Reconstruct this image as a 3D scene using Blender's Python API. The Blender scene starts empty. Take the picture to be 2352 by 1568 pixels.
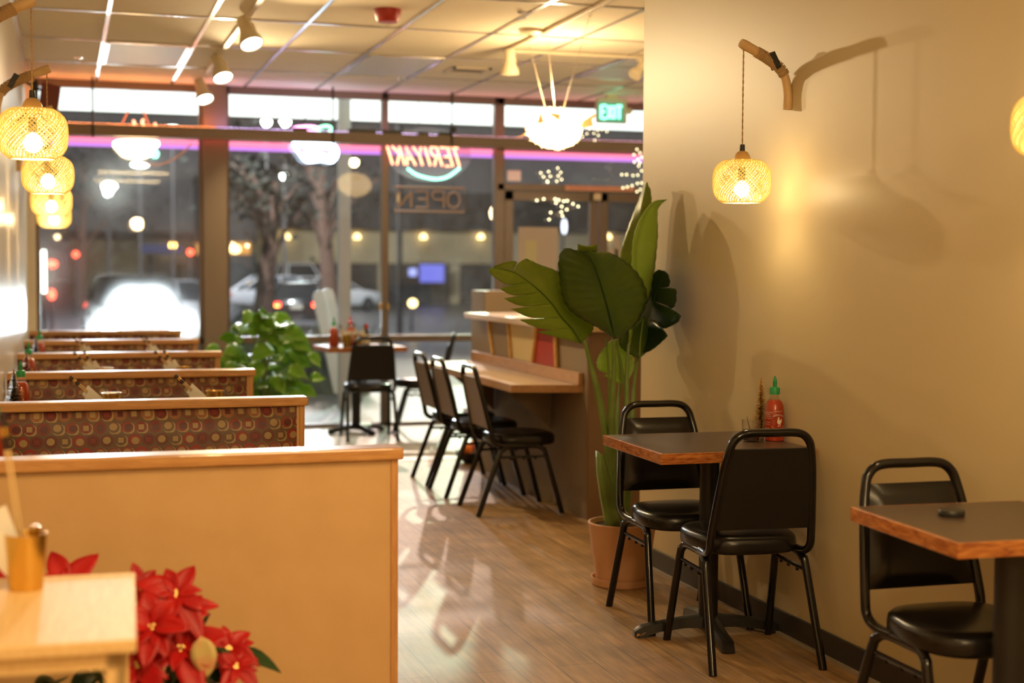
import bpy, math, random
from mathutils import Vector, Matrix, Euler
random.seed(7)
PI = math.pi
scn = bpy.context.scene
COL = scn.collection
V = Vector

# ------------------------------------------------------------------ camera
CAMH = 1.42
F = 3300.0
def cam_matrix():
    dy = V((145-1176, -(612-784), -F)).normalized()
    v = V((1, -.005, 0))
    up = v.cross(dy).normalized()
    if up.y < 0: up = -up
    dx = dy.cross(up)
    return Matrix((dx, dy, up))
M3 = cam_matrix()
CP = V((0, 0, CAMH))
def ray(x, y): return M3 @ V((x-1176, -(y-784), -F))
def PY(x, y, Y): r = ray(x, y); return CP + r*(Y/r.y)
def PX(x, y, X): r = ray(x, y); return CP + r*(X/r.x)
def PZ(x, y, z): r = ray(x, y); return CP + r*((z-CAMH)/r.z)
cd = bpy.data.cameras.new('camera'); cam = bpy.data.objects.new('camera', cd); COL.objects.link(cam)
cam.matrix_world = Matrix.Translation(CP) @ M3.to_4x4()
cd.sensor_width = 36; cd.lens = F/2352*36; cd.clip_start = .05; cd.clip_end = 500
cd.dof.use_dof = True; cd.dof.focus_distance = 5.25; cd.dof.aperture_fstop = 1.9
scn.camera = cam
vs = scn.view_settings
vs.view_transform = 'Standard'; vs.look = 'None'; vs.gamma = 1; vs.use_curve_mapping = False; vs.exposure = .25

# ------------------------------------------------------------------ materials
def newmat(name):
    m = bpy.data.materials.new(name); m.use_nodes = True
    nt = m.node_tree; nt.nodes.clear()
    out = nt.nodes.new('ShaderNodeOutputMaterial')
    return m, nt, out
def N(nt, t, **kw):
    n = nt.nodes.new('ShaderNode'+t)
    for k, v in kw.items():
        if k.startswith('i_'): n.inputs[k[2:].replace('_', ' ')].default_value = v
        else: setattr(n, k, v)
    return n
def L(nt, a, b): nt.links.new(a, b)
def c4(c): return (c[0], c[1], c[2], 1)
def mat(name, col, rough=.5, metal=0, spec=.5, emit=None, es=0, bump=None, var=None, coat=0, trans=0, col2=None, vscale=(1, 1, 1), sheen=0, transl=0, ior=1.45):
    m, nt, out = newmat(name)
    b = N(nt, 'BsdfPrincipled')
    b.inputs['Base Color'].default_value = c4(col)
    b.inputs['Roughness'].default_value = rough
    b.inputs['Metallic'].default_value = metal
    b.inputs['Specular IOR Level'].default_value = spec
    b.inputs['Coat Weight'].default_value = coat
    b.inputs['Transmission Weight'].default_value = trans
    b.inputs['IOR'].default_value = ior
    b.inputs['Sheen Weight'].default_value = sheen
    if emit:
        b.inputs['Emission Color'].default_value = c4(emit); b.inputs['Emission Strength'].default_value = es
    tc = None
    if var or bump:
        tc = N(nt, 'TexCoord'); mp = N(nt, 'Mapping'); mp.inputs['Scale'].default_value = vscale
        L(nt, tc.outputs['Object'], mp.inputs['Vector'])
    if var:
        nz = N(nt, 'TexNoise'); nz.inputs['Scale'].default_value = var; nz.inputs['Detail'].default_value = 5
        L(nt, mp.outputs[0], nz.inputs['Vector'])
        cr = N(nt, 'ValToRGB'); cr.color_ramp.elements[0].position = .35; cr.color_ramp.elements[1].position = .65
        cr.color_ramp.elements[0].color = c4(col); cr.color_ramp.elements[1].color = c4(col2 or [min(1, c*1.25) for c in col])
        L(nt, nz.outputs[0], cr.inputs[0]); L(nt, cr.outputs[0], b.inputs['Base Color'])
    if bump:
        nb = N(nt, 'TexNoise'); nb.inputs['Scale'].default_value = bump[0]; nb.inputs['Detail'].default_value = 4
        L(nt, mp.outputs[0], nb.inputs['Vector'])
        bp = N(nt, 'Bump'); bp.inputs['Strength'].default_value = bump[1]; bp.inputs['Distance'].default_value = bump[2] if len(bump) > 2 else .002
        L(nt, nb.outputs[0], bp.inputs['Height']); L(nt, bp.outputs[0], b.inputs['Normal'])
    if transl:
        tr = N(nt, 'BsdfTranslucent'); tr.inputs[0].default_value = c4([min(1, c*1.6) for c in col])
        mx = N(nt, 'MixShader'); mx.inputs[0].default_value = transl
        L(nt, b.outputs[0], mx.inputs[1]); L(nt, tr.outputs[0], mx.inputs[2]); L(nt, mx.outputs[0], out.inputs[0])
    else:
        L(nt, b.outputs[0], out.inputs[0])
    return m
def emis(name, col, s):
    m, nt, out = newmat(name)
    e = N(nt, 'Emission'); e.inputs[0].default_value = c4(col); e.inputs[1].default_value = s
    L(nt, e.outputs[0], out.inputs[0]); return m
def glassmat(name, tint=(1, 1, 1), film=.03, refl=1.0, rough=.0, smear=True, haze=0):
    m, nt, out = newmat(name)
    t = N(nt, 'BsdfTransparent'); t.inputs[0].default_value = c4(tint)
    g = N(nt, 'BsdfGlossy'); g.inputs['Roughness'].default_value = rough
    fr = N(nt, 'LayerWeight'); pw = N(nt, 'Math', operation='POWER'); pw.inputs[1].default_value = 5; L(nt, fr.outputs['Facing'], pw.inputs[0])
    mul = N(nt, 'Math', operation='MULTIPLY_ADD'); mul.inputs[1].default_value = .94*refl; mul.inputs[2].default_value = .043*refl
    L(nt, pw.outputs[0], mul.inputs[0])
    m1 = N(nt, 'MixShader'); L(nt, mul.outputs[0], m1.inputs[0]); L(nt, t.outputs[0], m1.inputs[1]); L(nt, g.outputs[0], m1.inputs[2])
    if film:
        d = N(nt, 'BsdfTranslucent'); d.inputs[0].default_value = (.9, .9, .9, 1)
        m2 = N(nt, 'MixShader')
        if smear:
            tc = N(nt, 'TexCoord'); nz = N(nt, 'TexNoise'); nz.inputs['Scale'].default_value = 2.2; nz.inputs['Detail'].default_value = 8
            nz.inputs['Distortion'].default_value = 1.5; nz.inputs['Roughness'].default_value = .65
            L(nt, tc.outputs['Object'], nz.inputs['Vector'])
            mr = N(nt, 'MapRange'); mr.inputs[1].default_value = .4; mr.inputs[2].default_value = .75
            mr.inputs[3].default_value = film*.35; mr.inputs[4].default_value = film*2.2
            L(nt, nz.outputs[0], mr.inputs[0]); L(nt, mr.outputs[0], m2.inputs[0])
        else: m2.inputs[0].default_value = film
        L(nt, m1.outputs[0], m2.inputs[1]); L(nt, d.outputs[0], m2.inputs[2]); L(nt, m2.outputs[0], out.inputs[0])
    else: L(nt, m1.outputs[0], out.inputs[0])
    if haze:
        src = out.inputs[0].links[0].from_socket
        rf = N(nt, 'BsdfRefraction'); rf.distribution = 'BECKMANN'; rf.inputs['IOR'].default_value = 1.03; rf.inputs['Roughness'].default_value = .75
        m3 = N(nt, 'MixShader'); m3.inputs[0].default_value = haze
        L(nt, src, m3.inputs[1]); L(nt, rf.outputs[0], m3.inputs[2]); L(nt, m3.outputs[0], out.inputs[0])
    return m
def wood(name, c1, c2, scale=(1, 12, 12), rough=.4, coat=0, spec=.5):
    m, nt, out = newmat(name)
    b = N(nt, 'BsdfPrincipled'); b.inputs['Roughness'].default_value = rough; b.inputs['Coat Weight'].default_value = coat
    b.inputs['Specular IOR Level'].default_value = spec
    tc = N(nt, 'TexCoord'); mp = N(nt, 'Mapping'); mp.inputs['Scale'].default_value = scale
    L(nt, tc.outputs['Object'], mp.inputs['Vector'])
    nz = N(nt, 'TexNoise'); nz.inputs['Scale'].default_value = 6; nz.inputs['Detail'].default_value = 8; nz.inputs['Distortion'].default_value = .6
    L(nt, mp.outputs[0], nz.inputs['Vector'])
    cr = N(nt, 'ValToRGB'); cr.color_ramp.elements[0].position = .32; cr.color_ramp.elements[1].position = .68
    cr.color_ramp.elements[0].color = c4(c1); cr.color_ramp.elements[1].color = c4(c2)
    L(nt, nz.outputs[0], cr.inputs[0]); L(nt, cr.outputs[0], b.inputs['Base Color'])
    bp = N(nt, 'Bump'); bp.inputs['Strength'].default_value = .15; bp.inputs['Distance'].default_value = .001
    L(nt, nz.outputs[0], bp.inputs['Height']); L(nt, bp.outputs[0], b.inputs['Normal'])
    L(nt, b.outputs[0], out.inputs[0]); return m

def floor_mat():
    m, nt, out = newmat('floor vinyl plank')
    b = N(nt, 'BsdfPrincipled'); b.inputs['Roughness'].default_value = .5
    tc = N(nt, 'TexCoord'); sx = N(nt, 'SeparateXYZ'); cx = N(nt, 'CombineXYZ')
    L(nt, tc.outputs['Object'], sx.inputs[0]); L(nt, sx.outputs[1], cx.inputs[0]); L(nt, sx.outputs[0], cx.inputs[1])
    br = N(nt, 'TexBrick'); br.inputs['Scale'].default_value = 1; br.inputs['Brick Width'].default_value = 1.2; br.inputs['Row Height'].default_value = .152
    br.inputs['Mortar Size'].default_value = .0022; br.inputs['Bias'].default_value = 0; br.inputs['Mortar Smooth'].default_value = .3
    br.inputs['Color1'].default_value = (.30, .178, .078, 1); br.inputs['Color2'].default_value = (.36, .22, .098, 1); br.inputs['Mortar'].default_value = (.12, .08, .05, 1)
    L(nt, cx.outputs[0], br.inputs['Vector'])
    mp = N(nt, 'Mapping'); mp.inputs['Scale'].default_value = (1.2, 14, 1); L(nt, cx.outputs[0], mp.inputs['Vector'])
    nz = N(nt, 'TexNoise'); nz.inputs['Scale'].default_value = 3.5; nz.inputs['Detail'].default_value = 8; L(nt, mp.outputs[0], nz.inputs['Vector'])
    n2 = N(nt, 'TexNoise'); n2.inputs['Scale'].default_value = 5; n2.inputs['Detail'].default_value = 4; L(nt, tc.outputs['Object'], n2.inputs['Vector'])
    mr = N(nt, 'MapRange'); mr.inputs[1].default_value = .3; mr.inputs[2].default_value = .7; mr.inputs[3].default_value = .72; mr.inputs[4].default_value = 1.25
    L(nt, nz.outputs[0], mr.inputs[0])
    mr2 = N(nt, 'MapRange'); mr2.inputs[1].default_value = .3; mr2.inputs[2].default_value = .7; mr2.inputs[3].default_value = .78; mr2.inputs[4].default_value = 1.15
    L(nt, n2.outputs[0], mr2.inputs[0])
    mm = N(nt, 'Math', operation='MULTIPLY'); L(nt, mr.outputs[0], mm.inputs[0]); L(nt, mr2.outputs[0], mm.inputs[1])
    mu = N(nt, 'VectorMath', operation='SCALE'); L(nt, br.outputs[0], mu.inputs[0]); L(nt, mm.outputs[0], mu.inputs['Scale'])
    L(nt, mu.outputs[0], b.inputs['Base Color'])
    bp = N(nt, 'Bump'); bp.inputs['Strength'].default_value = .25; bp.inputs['Distance'].default_value = .002
    L(nt, nz.outputs[0], bp.inputs['Height']); L(nt, bp.outputs[0], b.inputs['Normal'])
    L(nt, b.outputs[0], out.inputs[0]); return m

def fabric_mat():
    m, nt, out = newmat('circle pattern upholstery')
    b = N(nt, 'BsdfPrincipled'); b.inputs['Roughness'].default_value = .5; b.inputs['Sheen Weight'].default_value = .15
    tc = N(nt, 'TexCoord'); sx = N(nt, 'SeparateXYZ'); L(nt, tc.outputs['Object'], sx.inputs[0])
    def ma(op, a, bb=None, c=None):
        n = N(nt, 'Math', operation=op)
        for i, q in enumerate((a, bb, c)):
            if q is None: continue
            if isinstance(q, (int, float)): n.inputs[i].default_value = q
            else: L(nt, q, n.inputs[i])
        return n.outputs[0]
    zz = ma('DIVIDE', sx.outputs[2], .0485)
    row = ma('FLOOR', zz)
    xx = ma('ADD', ma('DIVIDE', sx.outputs[0], .0515), ma('MULTIPLY', ma('PINGPONG', row, 1), .5))
    ci = ma('FLOOR', xx); u = ma('SUBTRACT', ma('SUBTRACT', xx, ci), .5); v = ma('SUBTRACT', ma('SUBTRACT', zz, row), .5)
    cim = ma('MODULO', ma('ADD', ci, 400), 4); rm = ma('MODULO', ma('ADD', row, 300), 5)
    def wn(seed):
        cv = N(nt, 'CombineXYZ'); L(nt, cim, cv.inputs[0]); L(nt, rm, cv.inputs[1]); cv.inputs[2].default_value = seed
        w = N(nt, 'TexWhiteNoise'); w.noise_dimensions = '3D'; L(nt, cv.outputs[0], w.inputs[0]); return w.outputs[0]
    def ramp(fac, cols):
        cr = N(nt, 'ValToRGB'); cr.color_ramp.interpolation = 'CONSTANT'
        e = cr.color_ramp.elements
        while len(e) < len(cols): e.new(.5)
        for i, c in enumerate(cols): e[i].position = i/len(cols); e[i].color = c4(c)
        L(nt, fac, cr.inputs[0]); return cr.outputs[0]
    def mix(fac, a, bb):
        x = N(nt, 'Mix', data_type='RGBA'); L(nt, fac, x.inputs[0])
        for q, i in ((a, 6), (bb, 7)):
            if isinstance(q, tuple): x.inputs[i].default_value = c4(q)
            else: L(nt, q, x.inputs[i])
        return x.outputs[2]
    def dist(a, bb): return ma('SQRT', ma('ADD', ma('MULTIPLY', a, a), ma('MULTIPLY', bb, bb)))
    big = [(.16, .022, .018), (.24, .035, .022), (.24, .10, .05), (.10, .02, .018), (.12, .065, .04), (.18, .03, .022), (.27, .025, .02), (.08, .025, .02)]
    small = [(.36, .25, .11), (.24, .09, .05), (.33, .22, .10), (.18, .025, .02), (.34, .24, .11), (.09, .02, .02)]
    base = (.12, .075, .045)
    r = dist(u, v)
    inb = ma('LESS_THAN', r, .485)
    col = mix(inb, base, ramp(wn(1), big))
    ring = ma('MULTIPLY', ma('LESS_THAN', ma('ABSOLUTE', ma('SUBTRACT', r, .40)), .045), ma('GREATER_THAN', wn(7), .35))
    col = mix(ring, col, (.17, .03, .02))
    # crescent behind
    du = ma('SUBTRACT', u, .08); dv = ma('ADD', v, .08)
    cres = ma('MULTIPLY', ma('MULTIPLY', ma('LESS_THAN', dist(du, dv), .47), ma('GREATER_THAN', r, .42)), ma('GREATER_THAN', wn(5), .5))
    col = mix(cres, col, (.34, .24, .11))
    ou = ma('SUBTRACT', u, ma('MULTIPLY', ma('SUBTRACT', wn(2), .5), .2)); ov = ma('SUBTRACT', v, ma('MULTIPLY', ma('SUBTRACT', wn(3), .5), .2))
    inn = ma('MULTIPLY', ma('LESS_THAN', dist(ou, ov), .29), ma('GREATER_THAN', wn(4), .45))
    col = mix(inn, col, ramp(wn(6), small))
    sq = ma('LESS_THAN', ma('MAXIMUM', ma('ABSOLUTE', u), ma('ABSOLUTE', v)), .2)
    sq = ma('MULTIPLY', sq, ma('LESS_THAN', wn(4), .38))
    col = mix(sq, col, ramp(wn(8), small))
    L(nt, col, b.inputs['Base Color'])
    nz = N(nt, 'TexNoise'); nz.inputs['Scale'].default_value = 250; bp = N(nt, 'Bump'); bp.inputs['Strength'].default_value = .2; bp.inputs['Distance'].default_value = .001
    L(nt, tc.outputs['Object'], nz.inputs['Vector']); L(nt, nz.outputs[0], bp.inputs['Height']); L(nt, bp.outputs[0], b.inputs['Normal'])
    L(nt, b.outputs[0], out.inputs[0]); return m

M = {}
M['wall'] = mat('beige wall paint', (.57, .475, .285), .42, bump=(90, .06, .002), spec=.45)
M['wall_l'] = mat('cream wall paint', (.78, .72, .60), .28, bump=(60, .05, .002))
M['ceil'] = mat('ceiling tile', (.80, .71, .54), .8, bump=(160, .3, .002), var=1.5, col2=(.84, .75, .58))
M['tbar'] = mat('ceiling grid metal', (.55, .52, .47), .22, metal=.75)
M['floor'] = floor_mat()
M['tile'] = mat('pale floor tile', (.52, .5, .42), .3, var=3, col2=(.46, .43, .36))
M['dark'] = mat('dark baseboard rubber', (.035, .03, .026), .45)
M['bronze'] = mat('dark bronze aluminium', (.17, .13, .105), .35, metal=.2)
M['pillar'] = mat('brown painted pillar', (.20, .155, .12), .5)
M['beam'] = mat('brown painted beam', (.21, .155, .11), .45)
M['fabric'] = fabric_mat()
M['oak'] = wood('honey oak', (.50, .24, .085), (.66, .36, .14), (1.5, 14, 14), .3, .3)
M['oakv'] = wood('honey oak upright', (.50, .24, .085), (.66, .36, .14), (14, 14, 1.5), .3, .3)
M['ply'] = mat('tan plywood panel', (.62, .40, .19), .42, var=7, col2=(.66, .43, .21), bump=(8, .05))
M['pine'] = wood('pale pine', (.80, .54, .24), (.88, .64, .32), (16, 1.3, 8), .5, 0)
M['redwood'] = wood('reddish wood edge', (.26, .07, .02), (.56, .22, .055), (3, 3, 14), .22, .5)
M['laminate'] = mat('dark laminate', (.075, .05, .034), .32, var=30, col2=(.09, .06, .042))
M['vinyl'] = mat('black vinyl', (.011, .0095, .0085), .26, spec=.42, bump=(120, .12, .001))
M['shell'] = mat('black chair back board', (.013, .010, .008), .6, spec=.3)
M['taupe'] = mat('taupe chair back board', (.16, .11, .07), .5)  # lighter tone of the chair back board, counter chairs only
M['blackmetal'] = mat('gloss black enamel', (.007, .006, .006), .16, spec=.45, coat=.1)
M['iron'] = mat('black cast iron', (.014, .013, .012), .38)
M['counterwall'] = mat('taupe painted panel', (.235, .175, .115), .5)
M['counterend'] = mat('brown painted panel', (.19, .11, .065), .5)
M['countertop'] = wood('counter laminate wood', (.50, .36, .21), (.58, .43, .26), (8, 1.2, 8), .35)
M['counteredge'] = wood('counter wood edge', (.38, .20, .09), (.48, .27, .13), (8, 1.5, 8), .35)
M['cream'] = mat('cream panel', (.60, .49, .26), .45)
M['redpanel'] = mat('red panel', (.36, .03, .025), .4)
M['bamboo'] = mat('bamboo cane', (.62, .36, .12), .4, var=20, col2=(.7, .44, .18))
M['bambooarm'] = mat('peeled bamboo arm', (.62, .42, .2), .45, var=14, col2=(.72, .52, .28))
M['rope'] = mat('jute rope', (.48, .32, .16), .8)
M['weave'] = mat('woven bamboo strips', (.93, .74, .42), .5, transl=.42)
M['capwood'] = mat('light turned wood', (.64, .40, .16), .35)
M['bulb'] = emis('warm bulb', (1, .72, .36), 165)
M['terracotta'] = mat('peach terracotta', (.62, .34, .19), .55, var=6, col2=(.66, .38, .22))
M['soil'] = mat('potting soil', (.035, .022, .014), .9, bump=(60, 1, .01))
M['leaf'] = mat('broad green leaf', (.19, .25, .028), .38, transl=.35, var=9, col2=(.23, .30, .035))
M['leafd'] = mat('deep green leaf', (.085, .13, .018), .3, transl=.25, var=9, col2=(.06, .11, .025))
M['leafdark'] = mat('dark monstera leaf', (.015, .035, .012), .3, transl=.1)
M['leafpale'] = mat('pale young leaf', (.30, .40, .08), .28, transl=.4, var=14, col2=(.36, .47, .12))
M['stem'] = mat('green stem', (.13, .20, .04), .4, var=12, col2=(.17, .25, .06))
M['midrib'] = mat('leaf midrib', (.25, .32, .08), .35)
M['bushleaf'] = mat('bright bush leaf', (.14, .34, .03), .3, transl=.35, var=5, col2=(.24, .44, .06))
M['brass'] = mat('brushed brass', (.75, .50, .14), .25, metal=1)
M['white'] = mat('white paper', (.90, .88, .84), .7, transl=.1)
M['chop_d'] = mat('black lacquer', (.03, .02, .02), .3)
M['chop_l'] = mat('light wood stick', (.7, .5, .25), .5)
M['sauce'] = mat('red chili sauce', (.40, .035, .008), .3, spec=.4, coat=.2, transl=.05)
M['ketchup'] = mat('ketchup red', (.45, .03, .02), .3, coat=.4)
M['greencap'] = mat('green plastic cap', (.02, .30, .09), .4)
M['redcap'] = mat('red plastic cap', (.6, .03, .03), .35)
M['soy'] = mat('soy sauce', (.03, .012, .008), .2)
M['clear'] = glassmat('clear glassware', (.97, .97, .97), .0, 1.3)
M['plastic'] = glassmat('clear bottle plastic', (.98, .9, .8), .05, 1.2, smear=False)
M['whiteink'] = mat('white label ink', (.8, .74, .62), .6)
M['red'] = mat('red poinsettia bract', (.42, .004, .006), .42, transl=.25, var=10, col2=(.62, .012, .012))
M['dkgreen'] = mat('dark poinsettia leaf', (.02, .055, .015), .4)
M['pinkleaf'] = mat('pink variegated leaf', (.68, .18, .14), .45, var=18, col2=(.6, .48, .2))
M['whitemetal'] = mat('cream painted metal', (.72, .62, .44), .4)
M['smokered'] = mat('red alarm plastic', (.42, .03, .02), .35)
M['chrome'] = mat('chrome', (.8, .8, .8), .15, metal=1)
M['black'] = mat('black plastic', (.02, .02, .02), .4)
M['diffuser'] = mat('unlit light diffuser', (.60, .62, .62), .45)
M['strip_w'] = emis('lit canopy lightbox', (.93, 1, .93), 1.9)
M['pink'] = emis('pink neon', (1, .20, .34), 1.7)
M['violet'] = emis('violet neon', (.72, .28, .95), 1.05)
M['redled'] = emis('red led', (1, .10, .04), 22)
M['pinkled'] = emis('pink led', (1, .25, .5), 14)
M['bluewhite'] = emis('cool white neon', (.55, .75, 1), 14)
M['n_amber'] = emis('amber neon', (1, .7, .3), 14)
M['n_orange'] = emis('orange red neon', (1, .32, .16), 5)
M['n_mint'] = emis('mint neon', (.25, 1, .62), 4)
M['n_pink'] = emis('pink neon stroke', (1, .3, .7), 6)
M['n_green'] = emis('green neon stroke', (.2, 1, .4), 6)
M['exit'] = emis('green exit letter glow', (.25, 1, .58), 3.2)
M['exitface'] = mat('exit sign housing', (.62, .58, .45), .5)
M['exitglow'] = emis('exit sign faint face', (.2, .8, .42), .42)
M['oval'] = glassmat('frosted sign backing', (.9, .88, .9), .1, 1, smear=False)
M['offneon'] = mat('unlit neon tube', (.42, .30, .24), .4)
M['lamp_w'] = emis('track lamp face', (1, .93, .78), 14)
M['lamp_y'] = emis('track lamp warm ring', (1, .75, .3), 3)
M['fish'] = emis('glowing puffer fish', (1, .64, .26), 9)
M['fishfin'] = mat('amber fish fin', (.75, .36, .1), .4, emit=(1, .5, .15), es=.5)
M['fairy'] = emis('warm fairy bulb', (1, .88, .5), 6)
M['string'] = mat('pale string', (.72, .58, .42), .6)
M['glass'] = glassmat('window glass', (.95, .97, .96), .022, 1.2)
M['glassdirty'] = glassmat('misted window glass', (.93, .95, .95), .03, 1.2, haze=.16)
M['asphalt'] = mat('wet asphalt', (.05, .05, .055), .3, var=1.5, col2=(.09, .09, .1))
M['walk'] = mat('concrete walk', (.30, .30, .29), .5, var=3)
M['concrete'] = mat('painted steel post', (.5, .5, .46), .5)
M['hedge'] = mat('grey green grass', (.22, .26, .14), .7)
M['beige_b'] = mat('beige stucco', (.42, .34, .20), .8, var=.5)
M['roofd'] = mat('dark roof', (.05, .045, .045), .8)
M['bark'] = mat('reddish bark', (.16, .09, .065), .8, bump=(8, 1, .03))
M['twig'] = mat('night foliage', (.028, .03, .024), .9, spec=.1)
M['tyre'] = mat('tyre rubber', (.02, .02, .02), .7)
M['carglass'] = mat('dark car glass', (.02, .025, .03), .08)
M['c_grey'] = mat('silver car paint', (.45, .45, .48), .25, metal=.3, coat=.6)
M['c_black'] = mat('black car paint', (.03, .022, .022), .2, coat=.8)
M['c_white'] = mat('white car paint', (.72, .72, .72), .25, coat=.6)
M['tail'] = emis('red tail light', (1, .04, .03), 9)
M['tail2'] = emis('amber tail light', (1, .4, .08), 9)
M['head'] = emis('headlight', (.85, .97, 1), 900)
M['screen'] = emis('blue lit screen', (.18, .2, .85), .9)
M['paper_lit'] = mat('pink notice paper', (.9, .72, .66), .8, transl=.3)
M['peach'] = mat('peach strip sign', (.80, .44, .32), .6)
M['signink'] = mat('dark red ink', (.35, .08, .06), .6)
M['poster'] = mat('pale poster back', (.50, .44, .40), .8)
M['posterl'] = mat('poster light panel', (.55, .52, .32), .8)
M['orange'] = mat('orange fruit skin', (.85, .20, .02), .45)
M['maroon'] = mat('maroon painted box', (.16, .03, .025), .4)
M['gold'] = mat('gold tinsel', (.85, .62, .22), .3, metal=.9)
M['tinselg'] = mat('dark green tinsel', (.03, .06, .02), .4, metal=.2)
M['tinselr'] = mat('red tinsel', (.5, .04, .02), .35, metal=.3)
M['dry'] = mat('dry brown leaf', (.5, .26, .1), .7)
M['bokeh_r'] = emis('red signal lamp', (1, .08, .04), 8)
M['bokeh_o'] = emis('orange street lamp', (1, .5, .12), 14)
M['reflect_w'] = emis('white lamp reflection', (.92, 1, .92), 22)
M['bokeh_y'] = emis('yellow wall lamp', (1, .72, .3), 5)
M['bluepanel'] = emis('blue lit fascia', (.12, .18, .5), .25)
M['lotlight'] = emis('tube sign light', (.9, 1, .85), 8)
M['warmroom'] = emis('lit restaurant window', (1, .45, .12), .8)

# ------------------------------------------------------------------ mesh helpers
def catmull(pts, n=6, closed=False):
    P = [V(p) for p in pts]; out = []; c = len(P)
    rng = range(c) if closed else range(c-1)
    for i in rng:
        p0 = P[(i-1) % c] if (closed or i > 0) else P[0]*2-P[1]
        p1 = P[i]; p2 = P[(i+1) % c]
        p3 = P[(i+2) % c] if (closed or i+2 < c) else P[-1]*2-P[-2]
        for k in range(n):
            t = k/n
            out.append(.5*((2*p1)+(p2-p0)*t+(2*p0-5*p1+4*p2-p3)*t*t+(3*p1-p0-3*p2+p3)*t**3))
    if not closed: out.append(P[-1].copy())
    return out
class MB:
    def __init__(s): s.v = []; s.f = []; s.T = Matrix.Identity(4)
    def add(s, vs_, fs):
        o = len(s.v); s.v += [s.T @ V(p) for p in vs_]; s.f += [tuple(i+o for i in f) for f in fs]
    def box(s, x0, x1, y0, y1, z0, z1):
        vs_ = [(x, y, z) for z in (z0, z1) for y in (y0, y1) for x in (x0, x1)]
        s.add(vs_, [(0, 2, 3, 1), (4, 5, 7, 6), (0, 1, 5, 4), (2, 6, 7, 3), (0, 4, 6, 2), (1, 3, 7, 5)])
        return s
    def tube(s, pts, r, n=8, closed=False, cap=True, smooth=0):
        if smooth: pts = catmull(pts, smooth, closed)
        P = [V(p) for p in pts]; m = len(P)
        up = None; rings = []
        for i in range(m):
            if closed: t = (P[(i+1) % m]-P[i-1])
            else: t = P[min(i+1, m-1)]-P[max(i-1, 0)]
            t = t.normalized() if t.length > 1e-9 else V((0, 0, 1))
            if up is None:
                a = V((0, 0, 1)) if abs(t.z) < .9 else V((1, 0, 0))
                up = (a-t*a.dot(t)).normalized()
            else:
                up = up-t*up.dot(t); up = up.normalized() if up.length > 1e-6 else V((1, 0, 0))
            side = t.cross(up)
            rr = r[i] if isinstance(r, (list, tuple)) and len(r) == m else (r if not isinstance(r, (list, tuple)) else r[0]+(r[-1]-r[0])*i/(m-1))
            rings.append([P[i]+(up*math.cos(2*PI*k/n)+side*math.sin(2*PI*k/n))*rr for k in range(n)])
        vs_ = [p for rg in rings for p in rg]; fs = []
        for i in range(m if closed else m-1):
            for k in range(n):
                a = i*n+k; b = i*n+(k+1) % n; j = ((i+1) % m)*n
                fs.append((a, b, j+(k+1) % n, j+k))
        if cap and not closed:
            fs.append(tuple(reversed(range(n)))); fs.append(tuple((m-1)*n+k for k in range(n)))
        s.add(vs_, fs); return s
    def lathe(s, prof, n=24, c=(0, 0, 0), sx=1, sy=1):
        vs_ = []; fs = []
        for r, z in prof:
            for k in range(n):
                a = 2*PI*k/n; vs_.append((c[0]+r*math.cos(a)*sx, c[1]+r*math.sin(a)*sy, c[2]+z))
        for i in range(len(prof)-1):
            for k in range(n):
                fs.append((i*n+k, i*n+(k+1) % n, (i+1)*n+(k+1) % n, (i+1)*n+k))
        if prof[0][0] > 1e-5: fs.append(tuple(reversed(range(n))))
        if prof[-1][0] > 1e-5: fs.append(tuple((len(prof)-1)*n+k for k in range(n)))
        s.add(vs_, fs); return s
    def grid(s, rows):
        m = len(rows); n = len(rows[0]); vs_ = [p for r in rows for p in r]
        s.add(vs_, [(i*n+k, i*n+k+1, (i+1)*n+k+1, (i+1)*n+k) for i in range(m-1) for k in range(n-1)]); return s
    def sphere(s, c, r, n=12, m=8, sc=(1, 1, 1)):
        prof = [(r*math.sin(PI*i/m), -r*math.cos(PI*i/m)) for i in range(m+1)]
        vs_ = []; fs = []
        for rr, z in prof:
            for k in range(n):
                a = 2*PI*k/n; vs_.append((c[0]+rr*math.cos(a)*sc[0], c[1]+rr*math.sin(a)*sc[1], c[2]+z*sc[2]))
        for i in range(m):
            for k in range(n): fs.append((i*n+k, i*n+(k+1) % n, (i+1)*n+(k+1) % n, (i+1)*n+k))
        s.add(vs_, fs); return s
    def prism(s, poly, y0, y1):      # poly in xz, extruded along y
        n = len(poly); vs_ = [(x, y0, z) for x, z in poly]+[(x, y1, z) for x, z in poly]
        s.add(vs_, [tuple(range(n)), tuple(reversed(range(n, 2*n)))]+[(i, i+n, (i+1) % n+n, (i+1) % n) for i in range(n)]); return s
    def prismz(s, poly, z0, z1):
        n = len(poly); vs_ = [(x, y, z0) for x, y in poly]+[(x, y, z1) for x, y in poly]
        s.add(vs_, [tuple(reversed(range(n))), tuple(range(n, 2*n))]+[(i, (i+1) % n, (i+1) % n+n, i+n) for i in range(n)]); return s
    def build(s, name, m, parent=None, smooth=False, bevel=0, solid=0, loc=None):
        me = bpy.data.meshes.new(name); me.from_pydata([tuple(p) for p in s.v], [], s.f); me.update()
        me.materials.append(M[m] if isinstance(m, str) else m)
        import bmesh
        bm = bmesh.new(); bm.from_mesh(me)
        bmesh.ops.remove_doubles(bm, verts=bm.verts, dist=1e-6)
        bmesh.ops.recalc_face_normals(bm, faces=bm.faces); bm.to_mesh(me); bm.free()
        if smooth:
            for p in me.polygons: p.use_smooth = True
        o = bpy.data.objects.new(name, me); COL.objects.link(o)
        if smooth and smooth != 2:
            md = o.modifiers.new('edge', 'EDGE_SPLIT'); md.split_angle = math.radians(40)
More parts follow.
